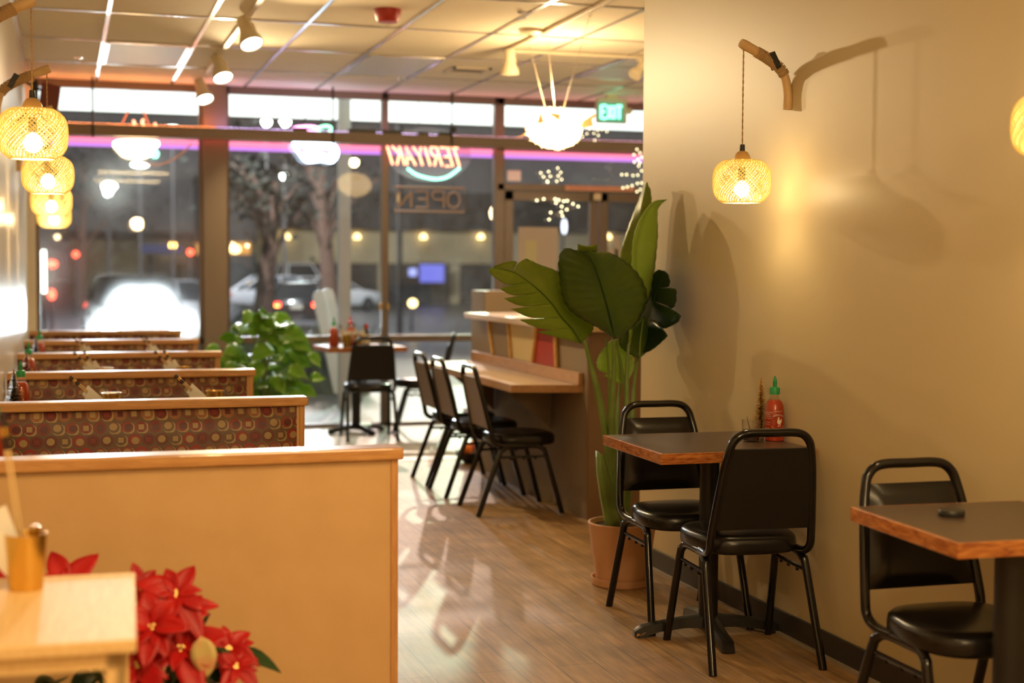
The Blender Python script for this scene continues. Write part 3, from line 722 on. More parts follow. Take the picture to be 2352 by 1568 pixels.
# ------------------------------------------------------------------ wall lamps
LR, LHH = .1075, .0785
def shade_r(z):
    q = min(1, abs(z)/(LHH+.012))
    return LR*(1-q**3.0)**.42
def make_wall_lamp(label, s, wx, Y, cx, cz, group):
    t = thing('wall_lamp', label, 'lamp', (wx, Y, 0), 0, group)
    ox = cx-wx
    w = abs(ox)
    def A(a, z): return (ox+s*a*w/.202, 0, z)
    path = catmull([A(.188, 2.035), A(.187, 2.11), A(.165, 2.178), A(.105, 2.222), A(.045, 2.252), A(-.012, 2.278)], 5)
    m = MB().tube(path, [.0185, .0185, .018, .018, .0175, .0175, .017, .017, .0165, .0165, .016, .016, .016, .016, .0165, .017, .017, .0175, .018, .018, .0185, .0185, .019, .0195, .019, .017], 12)
    m.build('bracket_arm', 'bambooarm', t, smooth=True)
    m = MB()
    sub = path[9:20]
    for i in range(22):
        f = i/21*(len(sub)-1); k = min(int(f), len(sub)-2); c = sub[k].lerp(sub[k+1], f-k); d = (sub[k+1]-sub[k]).normalized()
        a = d.cross(V((0, 1, 0))).normalized(); b = V((0, 1, 0))
        m.tube([c+(a*math.cos(q*PI/6)+b*math.sin(q*PI/6))*.0195+d*.0025*math.sin(q) for q in range(12)], .0031, 5, closed=True)
    m.build('rope_wrap', 'rope', t, smooth=True)
    c = path[13]
    m = MB(); m.T = Matrix.Translation(c) @ Euler((0, -.5*s, 0)).to_matrix().to_4x4()
    m.box(-.012, .012, -.022, -.019, -.022, .034).box(-.012, .012, .019, .022, -.022, .034).box(-.012, .012, -.022, .022, .031, .044)
    m.build('strap', 'black', t, bevel=.002)
    MB().tube([A(.19, 2.10), (0, 0, 2.10)], .008).lathe([(0, 0), (.02, 0)], 8, (0, 0, 2.1)).build('wall_mount', 'black', t)
    top = V(A(-.002, 2.262)); cp = []
    zc = cz+LHH+.058
    m = MB()
    for ph in (0, PI):
        m.tube([(ox+.0016*math.cos(q*.8+ph), .0016*math.sin(q*.8+ph), zc+(top.z-zc)*q/60) for q in range(61)], .0019, 5)
    m.build('cord', 'rope', t, smooth=True)
    MB().lathe([(.009, LHH+.035), (.0105, LHH+.04), (.009, LHH+.062), (.004, LHH+.063)], 12, (ox, 0, cz)).build('cord_grip', 'black', t, smooth=True)
    MB().lathe([(.034, LHH-.006), (.034, LHH+.004), (.029, LHH+.02), (.019, LHH+.034), (.009, LHH+.038)], 20, (ox, 0, cz)).build('cap', 'capwood', t, smooth=True)
    m = MB(); n = 48
    zz = [-LHH+2*LHH*k/16 for k in range(17)]
    for sg in (-1, 1):
        for i in range(n):
            a0 = 2*PI*i/n+(.03 if sg > 0 else 0)
            jit = random.uniform(-.03, .03)
            pts = []
            for k, z in enumerate(zz):
                r = shade_r(z)+(.0022 if sg > 0 else 0); a = a0+jit+sg*1.5*(k/16-.5)
                pts.append((ox+r*math.cos(a), r*math.sin(a), cz+z))
            m.tube(pts, .0020, 4, cap=False)
    sh = m.build('shade', 'weave', t)
    m = MB()
    for z, nm in ((-LHH, 'bottom_rim'), (LHH, 'top_rim')):
        r = shade_r(z); m = MB()
        m.tube([(ox+r*math.cos(2*PI*k/32), r*math.sin(2*PI*k/32), cz+z) for k in range(32)], .0028, 6, closed=True)
        if z > 0: m.lathe([(r, LHH), (.03, LHH+.001)], 24, (ox, 0, cz))
        m.build(nm, 'weave', sh)
    MB().sphere((ox, 0, cz-.028), .03, 12, 8, (1, 1, 1.05)).build('bulb', 'bulb', t, smooth=2)
    MB().lathe([(.014, 0), (.014, .05)], 12, (ox, 0, cz+.005)).build('socket', 'black', t)
    return t
lamps = [(75, 308, 4.93, 'woven bamboo lamp on the left wall nearest the camera'), (110, 402, 6.6, 'woven bamboo lamp on the left wall, second in the row'), (118, 462, 8.24, 'woven bamboo lamp on the left wall, third in the row'),
         (124, 495, 9.88, 'woven bamboo lamp on the left wall, nearest the window')]
for px, py, Y, lb in lamps:
    p = PY(px, py, Y); make_wall_lamp(lb, -1, XL, Y, p.x, p.z, 'woven lamps along the left wall')
make_wall_lamp('woven bamboo lamp on a curved arm on the right wall, fully in view', 1, XR, 4.98, 2.468, 1.755, 'woven lamps on the right wall')
make_wall_lamp('woven bamboo lamp cut off by the right edge of the photo', 1, XR, 3.17, 2.468, 1.80, 'woven lamps on the right wall')

# speaker near the window
p = PY(116, 228, 11.9)
t = thing('wall_speaker', 'dark red box hung in the upper left window corner', 'speaker', (p.x, 11.9, p.z))
m = MB(); m.prism([(-.10, -.1), (.05, -.13), (.08, .09), (-.06, .13)], -.09, .09); m.build('cabinet', 'maroon', t, bevel=.006)
MB().tube([(-.05, 0, .06), (-.20, .05, .14)], .012).box(-.14, -.09, -.04, .04, -.04, .13).build('bracket', 'black', t)
MB().lathe([(0, 0), (.03, 0), (.04, .006), (0, .004)], 16).build('cone', 'black', t)

# ------------------------------------------------------------------ table things
def cup(loc, label, h=.105, group=None):
    return tag(MB().lathe([(0, 0), (.033, 0), (.034, .003), (.043, h), (.041, h), (.033, .006), (0, .006)], 24).build('brass_cup', 'brass', smooth=True, loc=loc), label, 'cup', group)
def chopsticks(loc, label, lean, length=.21, sleeve=True, group=None, twist=0):
    # lean = direction from cup bottom to tip
    t = thing('chopstick_set', label, 'chopsticks', loc, 0, group)
    d = V(lean).normalized(); a = d.cross(V((0, 1, 0))).normalized(); b = a.cross(d)
    for q in (-.004, .004):
        MB().tube([a*q, d*length*.78+a*q], .003, 6).build('stick', 'chop_l', t)
        m = MB().tube([d*length*.78+a*q, d*length*.86+a*q], .0035, 6); m.tube([d*length*.92+a*q, d*length+a*q], .0035, 6)
        m.build('stick_end', 'chop_d', t)
        MB().tube([d*length*.86+a*q, d*length*.92+a*q], .0034, 6).build('stick_band', 'brass', t)
    if sleeve:
        m = MB(); w = .024
        m.add([a*-w+b*.004+d*.03, a*w+b*.004+d*.03, a*w+b*.006+d*length*.62, a*-w*1.0+b*.006+d*length*.66], [(0, 1, 2, 3)])
        m.add([a*-w+b*-.006+d*.03, a*w+b*-.006+d*.03, a*w*1.2+b*-.012+d*length*.55, a*-w*.6+b*-.01+d*length*.60], [(0, 1, 2, 3)])
        m.build('paper_sleeve', 'white', t, solid=.001)
    return t
def bottle(loc, label, rz=0, lab=False, cap='greencap', body='sauce', group=None):
    t = thing('sauce_bottle', label, 'bottle', loc, rz, group)
    MB().lathe([(0, 0), (.034, 0), (.038, .004), (.0385, .02), (.0375, .10), (.034, .135), (.028, .150), (.02, .158), (0, .158)], 28).build('sauce', body, t, smooth=True)
    MB().lathe([(.0395, .002), (.0398, .02), (.0388, .10), (.0352, .136), (.029, .153), (.0185, .166), (.0155, .170), (.0155, .186)], 28).build('clear_neck', 'plastic', t, smooth=True)
    MB().lathe([(0, .18), (.0195, .18), (.0195, .203), (.0175, .207), (.008, .209), (.0075, .218), (.009, .222), (.006, .24), (.0025, .25), (0, .25)], 20).build('cap', cap, t, smooth=True)
    if lab:
        R = .0405
        def wrap(vs_, fs, a0, z0, m, arc=None):
            o = []
            for x, y in vs_:
                a = a0+x/R; o.append((R*math.cos(a), R*math.sin(a), z0+y))
            m.add(o, fs)
        m = MB(); a1 = math.radians(-160); a2 = math.radians(-94)
        rows = ['HOT CHILI SAUCE', 'SRIRACHA', 'CHILI, SUGAR, SALT', 'GARLIC, VINEGAR', 'NET WT 28 OZ', 'SHAKE WELL', 'KEEP COOL', 'REFRIGERATE']
        zz = .112
        for i, r in enumerate(rows):
            sz = .0060 if i < 2 else .0044
            vs_, fs = text_geo(r, sz); wrap(vs_, fs, a1, zz, m); zz -= .0075 if i not in (3, 5) else .016
        vs_, fs = text_geo('TUONG OT', .006); wrap(vs_, fs, a2, .116, m)
        vs_, fs = text_geo('SRIRACHA', .0095)
        wrap([(x, y-(x*x)*14) for x, y in vs_], fs, a2, .103, m)
        vs_, fs = text_geo('HOT CHILI SAUCE', .0068); wrap([(x, y+(x*x)*22-.004) for x, y in vs_], fs, a2, .048, m)
        vs_, fs = text_geo('SAUCE', .010); wrap(vs_, fs, a2, .03, m)
        # rooster emblem
        roo = [[(-.002, .010), (.002, .011), (.004, .006), (.003, .002), (.008, .003), (.012, .010), (.014, .004), (.012, -.004), (.007, -.010), (.001, -.011), (-.005, -.006), (-.006, 0), (-.004, .005)],
               [(-.004, .012), (-.001, .018), (.0, .013), (.003, .017), (.003, .011)], [(-.006, .008), (-.003, .010), (-.003, .007)], [(.0, -.011), (-.001, -.018), (-.004, -.019), (.001, -.0195), (.002, -.011)], [(.005, -.010), (.005, -.017), (.003, -.0185), (.008, -.018), (.007, -.010)]]
        for poly in roo:
            c = (sum(p[0] for p in poly)/len(poly), sum(p[1] for p in poly)/len(poly))
            wrap([c]+poly, [(0, i+1, (i+1) % len(poly)+1) for i in range(len(poly))], a2, .078, m)
        m.build('label_print', 'whiteink', t)
    return t
def tinsel_tree(loc, label, m_='tinselg', h=.2, r=.045, group=None):
    t = thing('tinsel_tree', label, 'ornament', loc, 0, group); m = MB(); g = MB()
    for i in range(1900):
        z = h*(.08+.92*random.random()**1.3); a = random.uniform(0, 2*PI); rr = r*(1-z/h)+.004
        d = V((math.cos(a), math.sin(a), .25)).normalized(); c = V((0, 0, z-.006)); e = c+d*rr*random.uniform(.8, 1.1)
        sd = d.cross(V((0, 0, 1))).normalized()*.0026
        m.add([c-sd, c+sd, e+sd*.6, e-sd*.6], [(0, 1, 2, 3)])
        if i % 9 == 0: g.sphere(e, .0018, 5, 3)
    m.build('bristles', m_, t); g.build('glitter', 'gold', t)
    MB().tube([(0, 0, 0), (0, 0, h)], .003, 6).lathe([(0, 0), (.02, 0), (.02, .012), (0, .012)], 12).build('base', 'dry', t)
    return t
G = 'condiments on the booth tables'
TZ = .7578
k = 0
for bi, (Y, xs) in enumerate(((6.6, (.20, .65)), (8.24, (.215, .645)), (9.82, (.205, .63)))):
    nm = ('first pair of patterned benches', 'middle booth', 'booth second from the window')[bi]
    for x, side in zip(xs, ('left', 'right')):
        cup((x, Y, TZ), 'brass cup standing %s on the table of the %s' % (side, nm), group='brass cups in the booths')
        chopsticks((x, Y-.01, TZ+.012), 'wrapped black chopsticks in the %s brass cup, %s' % (side, nm), (-1.05+.15*bi, -.05, 1.0), .245, group='chopsticks in the booth cups')
        if bi: chopsticks((x+.008, Y+.01, TZ+.012), 'second chopstick set in the %s brass cup, %s' % (side, nm), (-.65, .05, 1.0), .22, group='chopsticks in the booth cups')
p = PY(48, 900, 6.62); bottle((p.x, 6.62, TZ), 'green capped red sauce bottle behind the dark green tinsel tree', group=G)
p = PY(32, 900, 6.5); tinsel_tree((p.x, 6.5, TZ), 'dark green glittery tinsel tree on the booth table nearest the left edge', 'tinselg', .22, .058, 'tinsel trees on the tables')
p = PY(66, 830, 8.3); bottle((p.x, 8.3, TZ), 'green capped sauce bottle behind the red tinsel tree', group=G)
p = PY(61, 830, 8.12); tinsel_tree((p.x, 8.12, TZ), 'red glittery tinsel tree in the middle booth', 'tinselr', .2, .062, 'tinsel trees on the tables')
p = PY(82, 790, 9.8); tinsel_tree((p.x, 9.8, TZ), 'small dark green tinsel tree two booths from the window', 'tinselg', .22, .05, 'tinsel trees on the tables')
p = PY(91, 790, 9.95); bottle((p.x, 9.95, TZ), 'sauce bottle beside the farthest tinsel tree', group=G)
p = PY(88, 845, 8.1); tag(MB().lathe([(0, 0), (.02, 0), (.02, .05), (.017, .06), (.012, .066), (0, .068)], 14).build('salt_shaker', 'chrome', smooth=True, loc=(p.x, 8.1, TZ)), 'small shaker with metal cap beside the red tinsel tree', 'shaker', G)
p = PY(2, 990, 4.95); bottle((p.x-.02, 4.95, TZ), 'red sauce bottle half cut by the left edge behind the front bench', group=G)

# right wall table
bp = V((2.625, 4.99, .7605)); bottle(bp, 'red chili sauce bottle with green cap and white print on the two-seat table', 0, True)
tinsel_tree((2.614, 5.082, .7605), 'thin gold tinsel tree hidden behind the chili sauce bottle', 'gold', .235, .046)
g = PZ(1727, 1003, .7605); gl = thing('glass_tumbler', 'short clear glass of dark sauce with a spoon, on the two-seat table', 'glass', (2.524, 4.985, .7605))
MB().lathe([(0, .0), (.031, 0), (.033, .003), (.036, .085), (.0345, .085), (.031, .006), (0, .006)], 24).build('tumbler', 'clear', gl, smooth=True)
MB().lathe([(0, .007), (.030, .007), (.0335, .046), (0, .046)], 24).build('sauce', 'soy', gl, smooth=True)
MB().tube([(.01, 0, .01), (-.012, 0, .07), (-.018, 0, .098)], .0028, 6).build('spoon', 'chrome', gl)
g = PZ(2185, 1184, .7605); gd = thing('coaster_ring', 'small black round disc lying on the front table at the right', 'disc', (g.x, g.y, .7605))
MB().lathe([(0, 0), (.034, 0), (.036, .003), (.036, .013), (.033, .017), (0, .014)], 24).build('disc', 'black', gd, smooth=True)

# window table
ty = 12.0; tz = .7605
def wx(px, y=ty): return PY(px, 790, y).x
bottle((wx(767, 11.92), 11.92, tz), 'red chili sauce bottle with green cap on the window table')
cup((wx(797, 11.9), 11.9, tz), 'brass cup of wrapped sticks on the window table, left one', .10, 'brass cups on the window table')
cup((wx(822, 11.97), 11.97, tz), 'brass cup of wrapped sticks on the window table, right one', .10, 'brass cups on the window table')
for px, y, ln, lb in ((797, 11.9, (-.35, 0, 1), 'wrapped stick set leaning left in the left cup on the window table'), (800, 11.9, (.02, 0, 1), 'upright wrapped stick set in the left cup on the window table'),
                      (820, 11.97, (-.15, 0, 1), 'wrapped stick set leaning left in the right cup on the window table'), (826, 11.97, (.28, 0, 1), 'wrapped stick set leaning right in the right cup on the window table')):
    chopsticks((wx(px, y), y, tz+.01), lb, ln, .19, group='stick sets on the window table')
t = bottle((wx(805, 12.15), 12.15, tz), 'plain ketchup bottle with red cap behind the brass cups', cap='redcap', body='ketchup')
t = thing('soy_bottle', 'small soy bottle with a red cap and pale label on the window table', 'bottle', (wx(841, 11.98), 11.98, tz))
MB().lathe([(0, 0), (.031, 0), (.033, .01), (.033, .075), (.026, .10), (.013, .115), (.011, .15), (0, .15)], 20).build('glass_body', 'soy', t, smooth=True)
MB().lathe([(.0335, .02), (.0335, .10)], 20).build('label_band', 'whiteink', t, smooth=True)
MB().lathe([(0, .15), (.016, .15), (.016, .185), (.01, .188), (0, .188)], 16).build('cap', 'redcap', t, smooth=True)

# ------------------------------------------------------------------ side table and poinsettia
st = thing('side_table', 'pale pine side table in the lower left corner', 'table', (-.11, 2.9, 0), math.radians(-2.5))
MB().box(-.165, .24, -.285, .30, .735, .76).build('tabletop', 'pine', st, bevel=.004)
MB().box(-.15, .225, -.27, -.25, .705, .735).box(-.15, .225, .265, .285, .66, .735).box(.205, .225, -.27, .285, .66, .735).build('apron', 'pine', st)
for x, y in ((.205, -.25), (.205, .265), (-.14, -.25), (-.14, .265)): MB().box(x-.02, x+.02, y-.02, y+.02, 0, .735).build('leg', 'pine', st, bevel=.003)
q = PZ(60, 1352, .76); cup((q.x, q.y, .7605), 'brass cup with napkins on the pale side table', .115)
t = thing('paper_napkin', 'folded white napkins standing in the brass cup on the side table', 'napkin', (q.x-.005, q.y, .78))
for a, w, h, y in ((-.42, .034, .155, .0), (-.62, .03, .13, -.012)):
    m = MB(); m.T = Euler((0, a, 0)).to_matrix().to_4x4(); m.grid([[((j-1)*w*(.55+.45*k/6), y+.004*math.cos(j*2), h*k/6) for j in range(3)] for k in range(7)])
    m.build('folded_sheet', 'white', t, solid=.003)
m = MB()
t = thing('wooden_stirrer', 'short pale sticks standing in the brass cup on the side table', 'sticks', (q.x, q.y, .775))
for dx, dy in ((.012, .0), (.02, .01), (.028, -.004), (.018, -.012)): MB().tube([(dx*.5, dy*.5, 0), (dx, dy, .115)], .0035, 6).build('stick', 'brass', t)
c1 = PY(4, 950, q.y+.03); c2 = V((q.x, q.y+.03, .78))
chopsticks((c2.x, c2.y, c2.z), 'pale paper wrapped stick rising high out of the side table cup at the left edge', c1-c2, (c1-c2).length, False)

def leafstrip(m, base, d, up, ln, w, droop=.3, fold=.15, n=7, tip=1.0, wave=0, heart=False):
    d = V(d).normalized(); up = V(up); up = (up-d*up.dot(d)).normalized(); sd = d.cross(up)
    rows = []
    for i in range(n+1):
        t = i/n; c = V(base)+d*ln*t-V((0, 0, 1))*droop*ln*t*t+up*.02*ln*math.sin(t*PI)
        if heart: ww = w*max(.02, (math.sin(PI*min(1, t*1.0+.16))**.75)*(1-t**4)) if t < 1 else .001
        else: ww = w*max(.015, math.sin(PI*t**.8)**.85)
        rows.append([c+sd*ww*k*.5+up*(abs(k)*.5*fold*ww)+up*wave*ww*math.sin(t*9+k) for k in (-2, -1, 0, 1, 2)])
    m.grid(rows)
pt = thing('poinsettia', 'red poinsettia in a pot between the side table and the tan bench back', 'plant', (.16, 3.52, 0))
MB().lathe([(0, 0), (.10, 0), (.125, .20), (.13, .21), (.12, .21), (0, .19)], 24, (.0, .0, .12)).box(-.14, .14, -.14, .14, 0, .12).build('pot', 'dark', pt, smooth=True)
for i in range(7):
    a = i*.9; MB().tube([(.02*math.cos(a), .02*math.sin(a), .3), (.1*math.cos(a), .06*math.sin(a), .45), (.17*math.cos(a), .08*math.sin(a), .58)], .005, 6).build('stem', 'dkgreen', pt)
heads = [(325, 1350, 3.50, .085), (405, 1365, 3.42, .115), (350, 1440, 3.36, .12), (430, 1400, 3.5, .09), (415, 1490, 3.38, .12), (525, 1490, 3.50, .10), (320, 1530, 3.34, .10), (150, 1345, 3.58, .11), (0, 1345, 3.6, .09), (230, 1360, 3.6, .08), (545, 1530, 3.42, .07)]
for hx, hy, Y, ln in heads:
    p = PY(hx, hy, Y)-V((.16, 3.52, 0)); m = MB()
    nb = 9; tw = random.uniform(0, 6)
    toward = V((-.1, -.75, .65)).normalized(); a1 = toward.cross(V((0, 0, 1))).normalized(); a2 = a1.cross(toward)
    for i in range(nb):
        a = tw+i*2*PI/nb*1.0+random.uniform(-.2, .2); l = ln*random.uniform(.75, 1.1)*(1 if i % 2 else .75)
        d = a1*math.cos(a)+a2*math.sin(a)+toward*random.uniform(.05, .5)
        leafstrip(m, p, d, toward, l, l*.25, droop=random.uniform(.05, .4), fold=random.uniform(.1, .5), wave=.06)
    m.build('bract_head', 'red', pt, smooth=2, solid=.0008)
    m = MB()
    for i in range(5): m.sphere(p+toward*.006+a1*random.uniform(-.008, .008)+a2*random.uniform(-.008, .008), .004, 6, 4)
    m.build('flower_centre', 'gold', pt)
m = MB()
for i in range(60):
    p = V((random.uniform(-.22, .24), random.uniform(-.08, .14), random.uniform(.33, .60))); a = random.uniform(0, 6.28)
    if p.x > .12: p.z -= .08
    leafstrip(m, p, (math.cos(a), math.sin(a), random.uniform(-.2, .3)), (0, -.4, 1), random.uniform(.08, .13), .032, droop=.4, fold=.2)
m.build('foliage', 'dkgreen', pt, smooth=2, solid=.0008)
m = MB(); p = PY(462, 1505, 3.33)-V((.16, 3.52, 0)); leafstrip(m, p+V((0, 0, .045)), (.15, 0, -1), (-.2, -1, .1), .10, .03, 0, .1); m.build('variegated_leaf', 'pinkleaf', pt, smooth=2, solid=.0008)

# ------------------------------------------------------------------ tall potted plant
PLX, PLY = 2.40, 6.0
bpnt = thing('potted_plant', 'tall broad leaved plant in a peach terracotta pot by the right wall corner', 'plant', (PLX, PLY, 0))
O = V((PLX, PLY, 0))
MB().lathe([(0, .02), (.118, .02), (.153, .275), (.156, .28), (.154, .284), (.146, .284), (.142, .27), (.135, .2), (0, .2)], 40).build('pot', 'terracotta', bpnt, smooth=True)
MB().lathe([(0, 0), (.132, 0), (.138, .006), (.140, .035), (.134, .035), (.130, .012), (0, .012)], 40).build('saucer', 'terracotta', bpnt, smooth=True)
MB().lathe([(0, .262), (.05, .265), (.10, .258), (.141, .262)], 24).build('soil', 'soil', bpnt, smooth=True)
def W(px, py, Y): return PY(px, py, Y)-O
def bigleaf(mid, Lf, Rt, m_, spl=(), spr=(), n=44, nv=6, bulge=.012, rib='midrib', ribr=.0045, match=False):
    """mid/Lf/Rt: lists of (px,py,Y) from the leaf base to its tip"""
    def rs(pts, n_):
        c = catmull([W(*p) for p in pts], 10); ln = [0]
        if match: return [c[min(len(c)-2, int(k*(len(c)-1)/n))].lerp(c[min(len(c)-1, int(k*(len(c)-1)/n)+1)], k*(len(c)-1)/n-int(k*(len(c)-1)/n)) if k < n else c[-1] for k in range(n_+1)]
        for i in range(1, len(c)): ln.append(ln[-1]+(c[i]-c[i-1]).length)
        out = []
        for k in range(n_+1):
            s_ = ln[-1]*k/n_; i = 0
            while i < len(ln)-2 and ln[i+1] < s_: i += 1
            f = (s_-ln[i])/max(1e-9, ln[i+1]-ln[i]); out.append(c[i].lerp(c[i+1], min(1, f)))
        return out
    A = rs(mid, n)
    lf = bpy.data.objects
    m = MB()
    for pts, sp in ((Lf, spl), (Rt, spr)):
        B = rs(pts, n)
        cuts = [0]+[int(round(s_*n)) for s_ in sp]+[n]
        for a, b in zip(cuts[:-1], cuts[1:]):
            rows = []
            for i in range(a, b+1):
                u = (i-a)/max(1, b-a); row = []
                for j in range(nv+1):
                    v = j/nv
                    pinch = 0 if len(cuts) == 2 else (.05*v**2.2)
                    ii = a+(b-a)*(.5+(u-.5)*(1-2*pinch*(1 if 0 < a or b < n else 0)))
                    if a == 0 and u < .5: ii = min(ii, i) if a == 0 else ii
                    i0 = min(int(ii), n-1); fB = B[i0].lerp(B[i0+1], ii-i0)
                    cutk = 1 if (len(cuts) == 2 or a == 0) else (.66+.34*u**.55)
                    P = A[i].lerp(fB, v*(cutk if v > .0 else 1))
                    P = P+V((.25, -1, .15))*bulge*(math.sin(PI*v)+.25*math.sin(i*2.2)*v)
                    row.append(P)
                rows.append(row)
            m.grid(rows)
    lo = m.build('leaf', m_, bpnt, smooth=2, solid=.0012)
    if rib: MB().tube([p+V((0, -.003, 0)) for p in A[:-2]], [ribr, ribr*.25], 6).build('midrib', rib, lo, smooth=True)
    return lo
# drooping torn leaf to the left
_m = [(1335, 788), (1312, 753), (1290, 729), (1268, 698), (1243, 671), (1215, 648), (1180, 625), (1135, 614)]
_l = [(1335, 788), (1228, 760), (1192, 732), (1173, 708), (1157, 684), (1146, 660), (1127, 636), (1121, 617)]
_r = [(1335, 788), (1363, 755), (1354, 712), (1332, 668), (1286, 626), (1241, 608), (1194, 591), (1135, 611)]
_y = [5.93, 5.915, 5.90, 5.88, 5.86, 5.84, 5.81, 5.77]
bigleaf([(a, b, c) for (a, b), c in zip(_m, _y)], [(a, b, c-.09*(0 < k < 7)) for k, ((a, b), c) in enumerate(zip(_l, _y))], [(a, b, c+.10*(0 < k < 7)) for k, ((a, b), c) in enumerate(zip(_r, _y))],
        'leaf', spl=(1/7, 2/7, 3/7, 4/7, 5/7), spr=(6/7,), n=56, bulge=-.012, rib='leafd', match=True)
# large drooping leaf in the middle
bigleaf([(1410, 778, 5.84), (1400, 728, 5.80), (1384, 668, 5.76), (1366, 615, 5.72), (1344, 576, 5.70)],
        [(1410, 778, 5.84), (1380, 757, 5.84), (1320, 722, 5.84), (1294, 690, 5.84), (1285, 640, 5.83), (1283, 595, 5.82), (1296, 570, 5.80), (1322, 574, 5.75), (1344, 576, 5.70)],
        [(1410, 778, 5.84), (1435, 766, 5.84), (1462, 742, 5.84), (1482, 706, 5.84), (1486, 672, 5.83), (1470, 634, 5.82), (1440, 603, 5.80), (1400, 580, 5.76), (1344, 576, 5.70)], 'leafd', bulge=.02, rib='leafdark')
m = MB(); m.grid([[W(1327+ (1372-1327)*u, 560+14*v+5*math.sin(PI*u)*(1-v), 5.70+.03*v) for u in (0, .2, .4, .6, .8, 1)] for v in (0, .5, 1, 1.5)]); m.build('leaf_curl', 'leaf', bpnt, smooth=2, solid=.001)
# tall leaf at the back
bigleaf([(1462, 740, 6.22), (1452, 650, 6.2), (1458, 560, 6.19), (1472, 480, 6.18), (1484, 420, 6.17)],
        [(1462, 740, 6.22), (1425, 650, 6.2), (1424, 585, 6.23), (1445, 515, 6.23), (1466, 460, 6.24), (1480, 418, 6.25)],
        [(1462, 740, 6.22), (1486, 650, 6.26), (1492, 560, 6.24), (1496, 490, 6.22), (1495, 440, 6.2), (1484, 418, 6.17)], 'leaf', bulge=.01)
# tall glossy leaf in front
bigleaf([(1444, 792, 6.05), (1448, 710, 6.04), (1457, 615, 6.03), (1463, 555, 6.02), (1478, 498, 6.0), (1502, 467, 5.98), (1529, 459, 5.96)],
        [(1444, 792, 6.05), (1446, 720, 6.0), (1450, 640, 5.98), (1452, 565, 5.97), (1463, 517, 5.96), (1482, 482, 5.95), (1503, 461, 5.95), (1529, 459, 5.96)],
        [(1444, 792, 6.05), (1464, 730, 6.12), (1490, 690, 6.12), (1500, 645, 6.10), (1507, 590, 6.08), (1511, 535, 6.06), (1511, 482, 6.03), (1529, 459, 5.96)], 'leafpale', bulge=.012)
# dark split leaf behind on the right
bigleaf([(1464, 815, 6.16), (1484, 755, 6.15), (1500, 695, 6.10), (1514, 655, 6.05), (1524, 622, 5.98)],
        [(1464, 815, 6.16), (1462, 770, 6.18), (1472, 720, 6.18), (1485, 670, 6.15), (1497, 636, 6.10), (1510, 620, 6.04), (1524, 622, 5.98)],
        [(1464, 815, 6.16), (1500, 802, 6.02), (1545, 760, 5.85), (1564, 733, 5.76), (1559, 690, 5.78), (1554, 668, 5.80), (1540, 632, 5.86), (1524, 622, 5.98)], 'leafdark', spr=(.38, .58, .76), bulge=.012, rib='leafd')
# lower pale leaf
bigleaf([(1424, 881, 6.15), (1422, 840, 6.13), (1416, 800, 6.12), (1408, 776, 6.12)],
        [(1424, 881, 6.15), (1398, 868, 6.1), (1364, 855, 6.06), (1362, 833, 6.06), (1376, 810, 6.08), (1408, 776, 6.12)],
        [(1424, 881, 6.15), (1446, 868, 6.2), (1457, 840, 6.22), (1452, 812, 6.2), (1436, 790, 6.16), (1408, 776, 6.12)], 'leafpale', spl=(.35,), bulge=.01)
# lower right leaf with glossy rib
bigleaf([(1468, 822, 6.12), (1470, 785, 6.1), (1474, 752, 6.08), (1478, 725, 6.07)],
        [(1468, 822, 6.12), (1450, 815, 6.1), (1424, 795, 6.06), (1424, 770, 6.05), (1452, 748, 6.06), (1478, 725, 6.07)],
        [(1468, 822, 6.12), (1482, 812, 6.14), (1494, 795, 6.16), (1494, 772, 6.16), (1486, 745, 6.12), (1478, 725, 6.07)], 'leafd', bulge=.01)
def stem(pts, r0, r1, m_='stem'):
    MB().tube(catmull([W(*p) for p in pts], 6), [r1, r0], 8).build('stalk', m_, bpnt, smooth=True)
MR = None
BS = (1416, 1222, 6.0)
stem([(1342, 780, 5.93), (1358, 842, 5.94), (1374, 905, 5.95), (1392, 1000, 5.97), (1408, 1120, 5.99), BS], .026, .0075)
stem([(1410, 776, 5.84), (1410, 850, 5.88), (1406, 950, 5.92), (1408, 1080, 5.97), (1416, 1222, 6.0)], .024, .0075)
stem([(1424, 880, 6.15), (1418, 960, 6.1), (1420, 1080, 6.05), (1424, 1222, 6.02)], .016, .006)
stem([(1444, 790, 6.05), (1440, 860, 6.05), (1440, 960, 6.04), (1432, 1100, 6.02), (1424, 1222, 6.0)], .02, .007)
stem([(1415, 780, 6.0), (1428, 850, 6.05), (1440, 930, 6.08), (1442, 1050, 6.06), (1430, 1222, 6.03)], .018, .006)
stem([(1466, 815, 6.18), (1457, 880, 6.14), (1452, 970, 6.10), (1446, 1100, 6.06), (1434, 1222, 6.03)], .018, .006)
stem([(1392, 775, 6.02), (1398, 860, 6.02), (1400, 960, 6.02), (1410, 1100, 6.01), (1420, 1222, 6.01)], .012, .004)
m = MB(); rows = []
for px, py, wd in ((1378, 1040, 10), (1385, 1090, 15), (1394, 1140, 17), (1404, 1190, 18), (1412, 1222, 19)):
    rows.append([W(px+wd*math.sin(a)*.9, py+(5 if py < 1050 else 0)*math.sin(a), 5.95-.03*math.cos(a)) for a in (-1.5, -.8, 0, .8, 1.5)])
m.grid(rows).build('leaf_sheath', 'stem', bpnt, smooth=2, solid=.006)

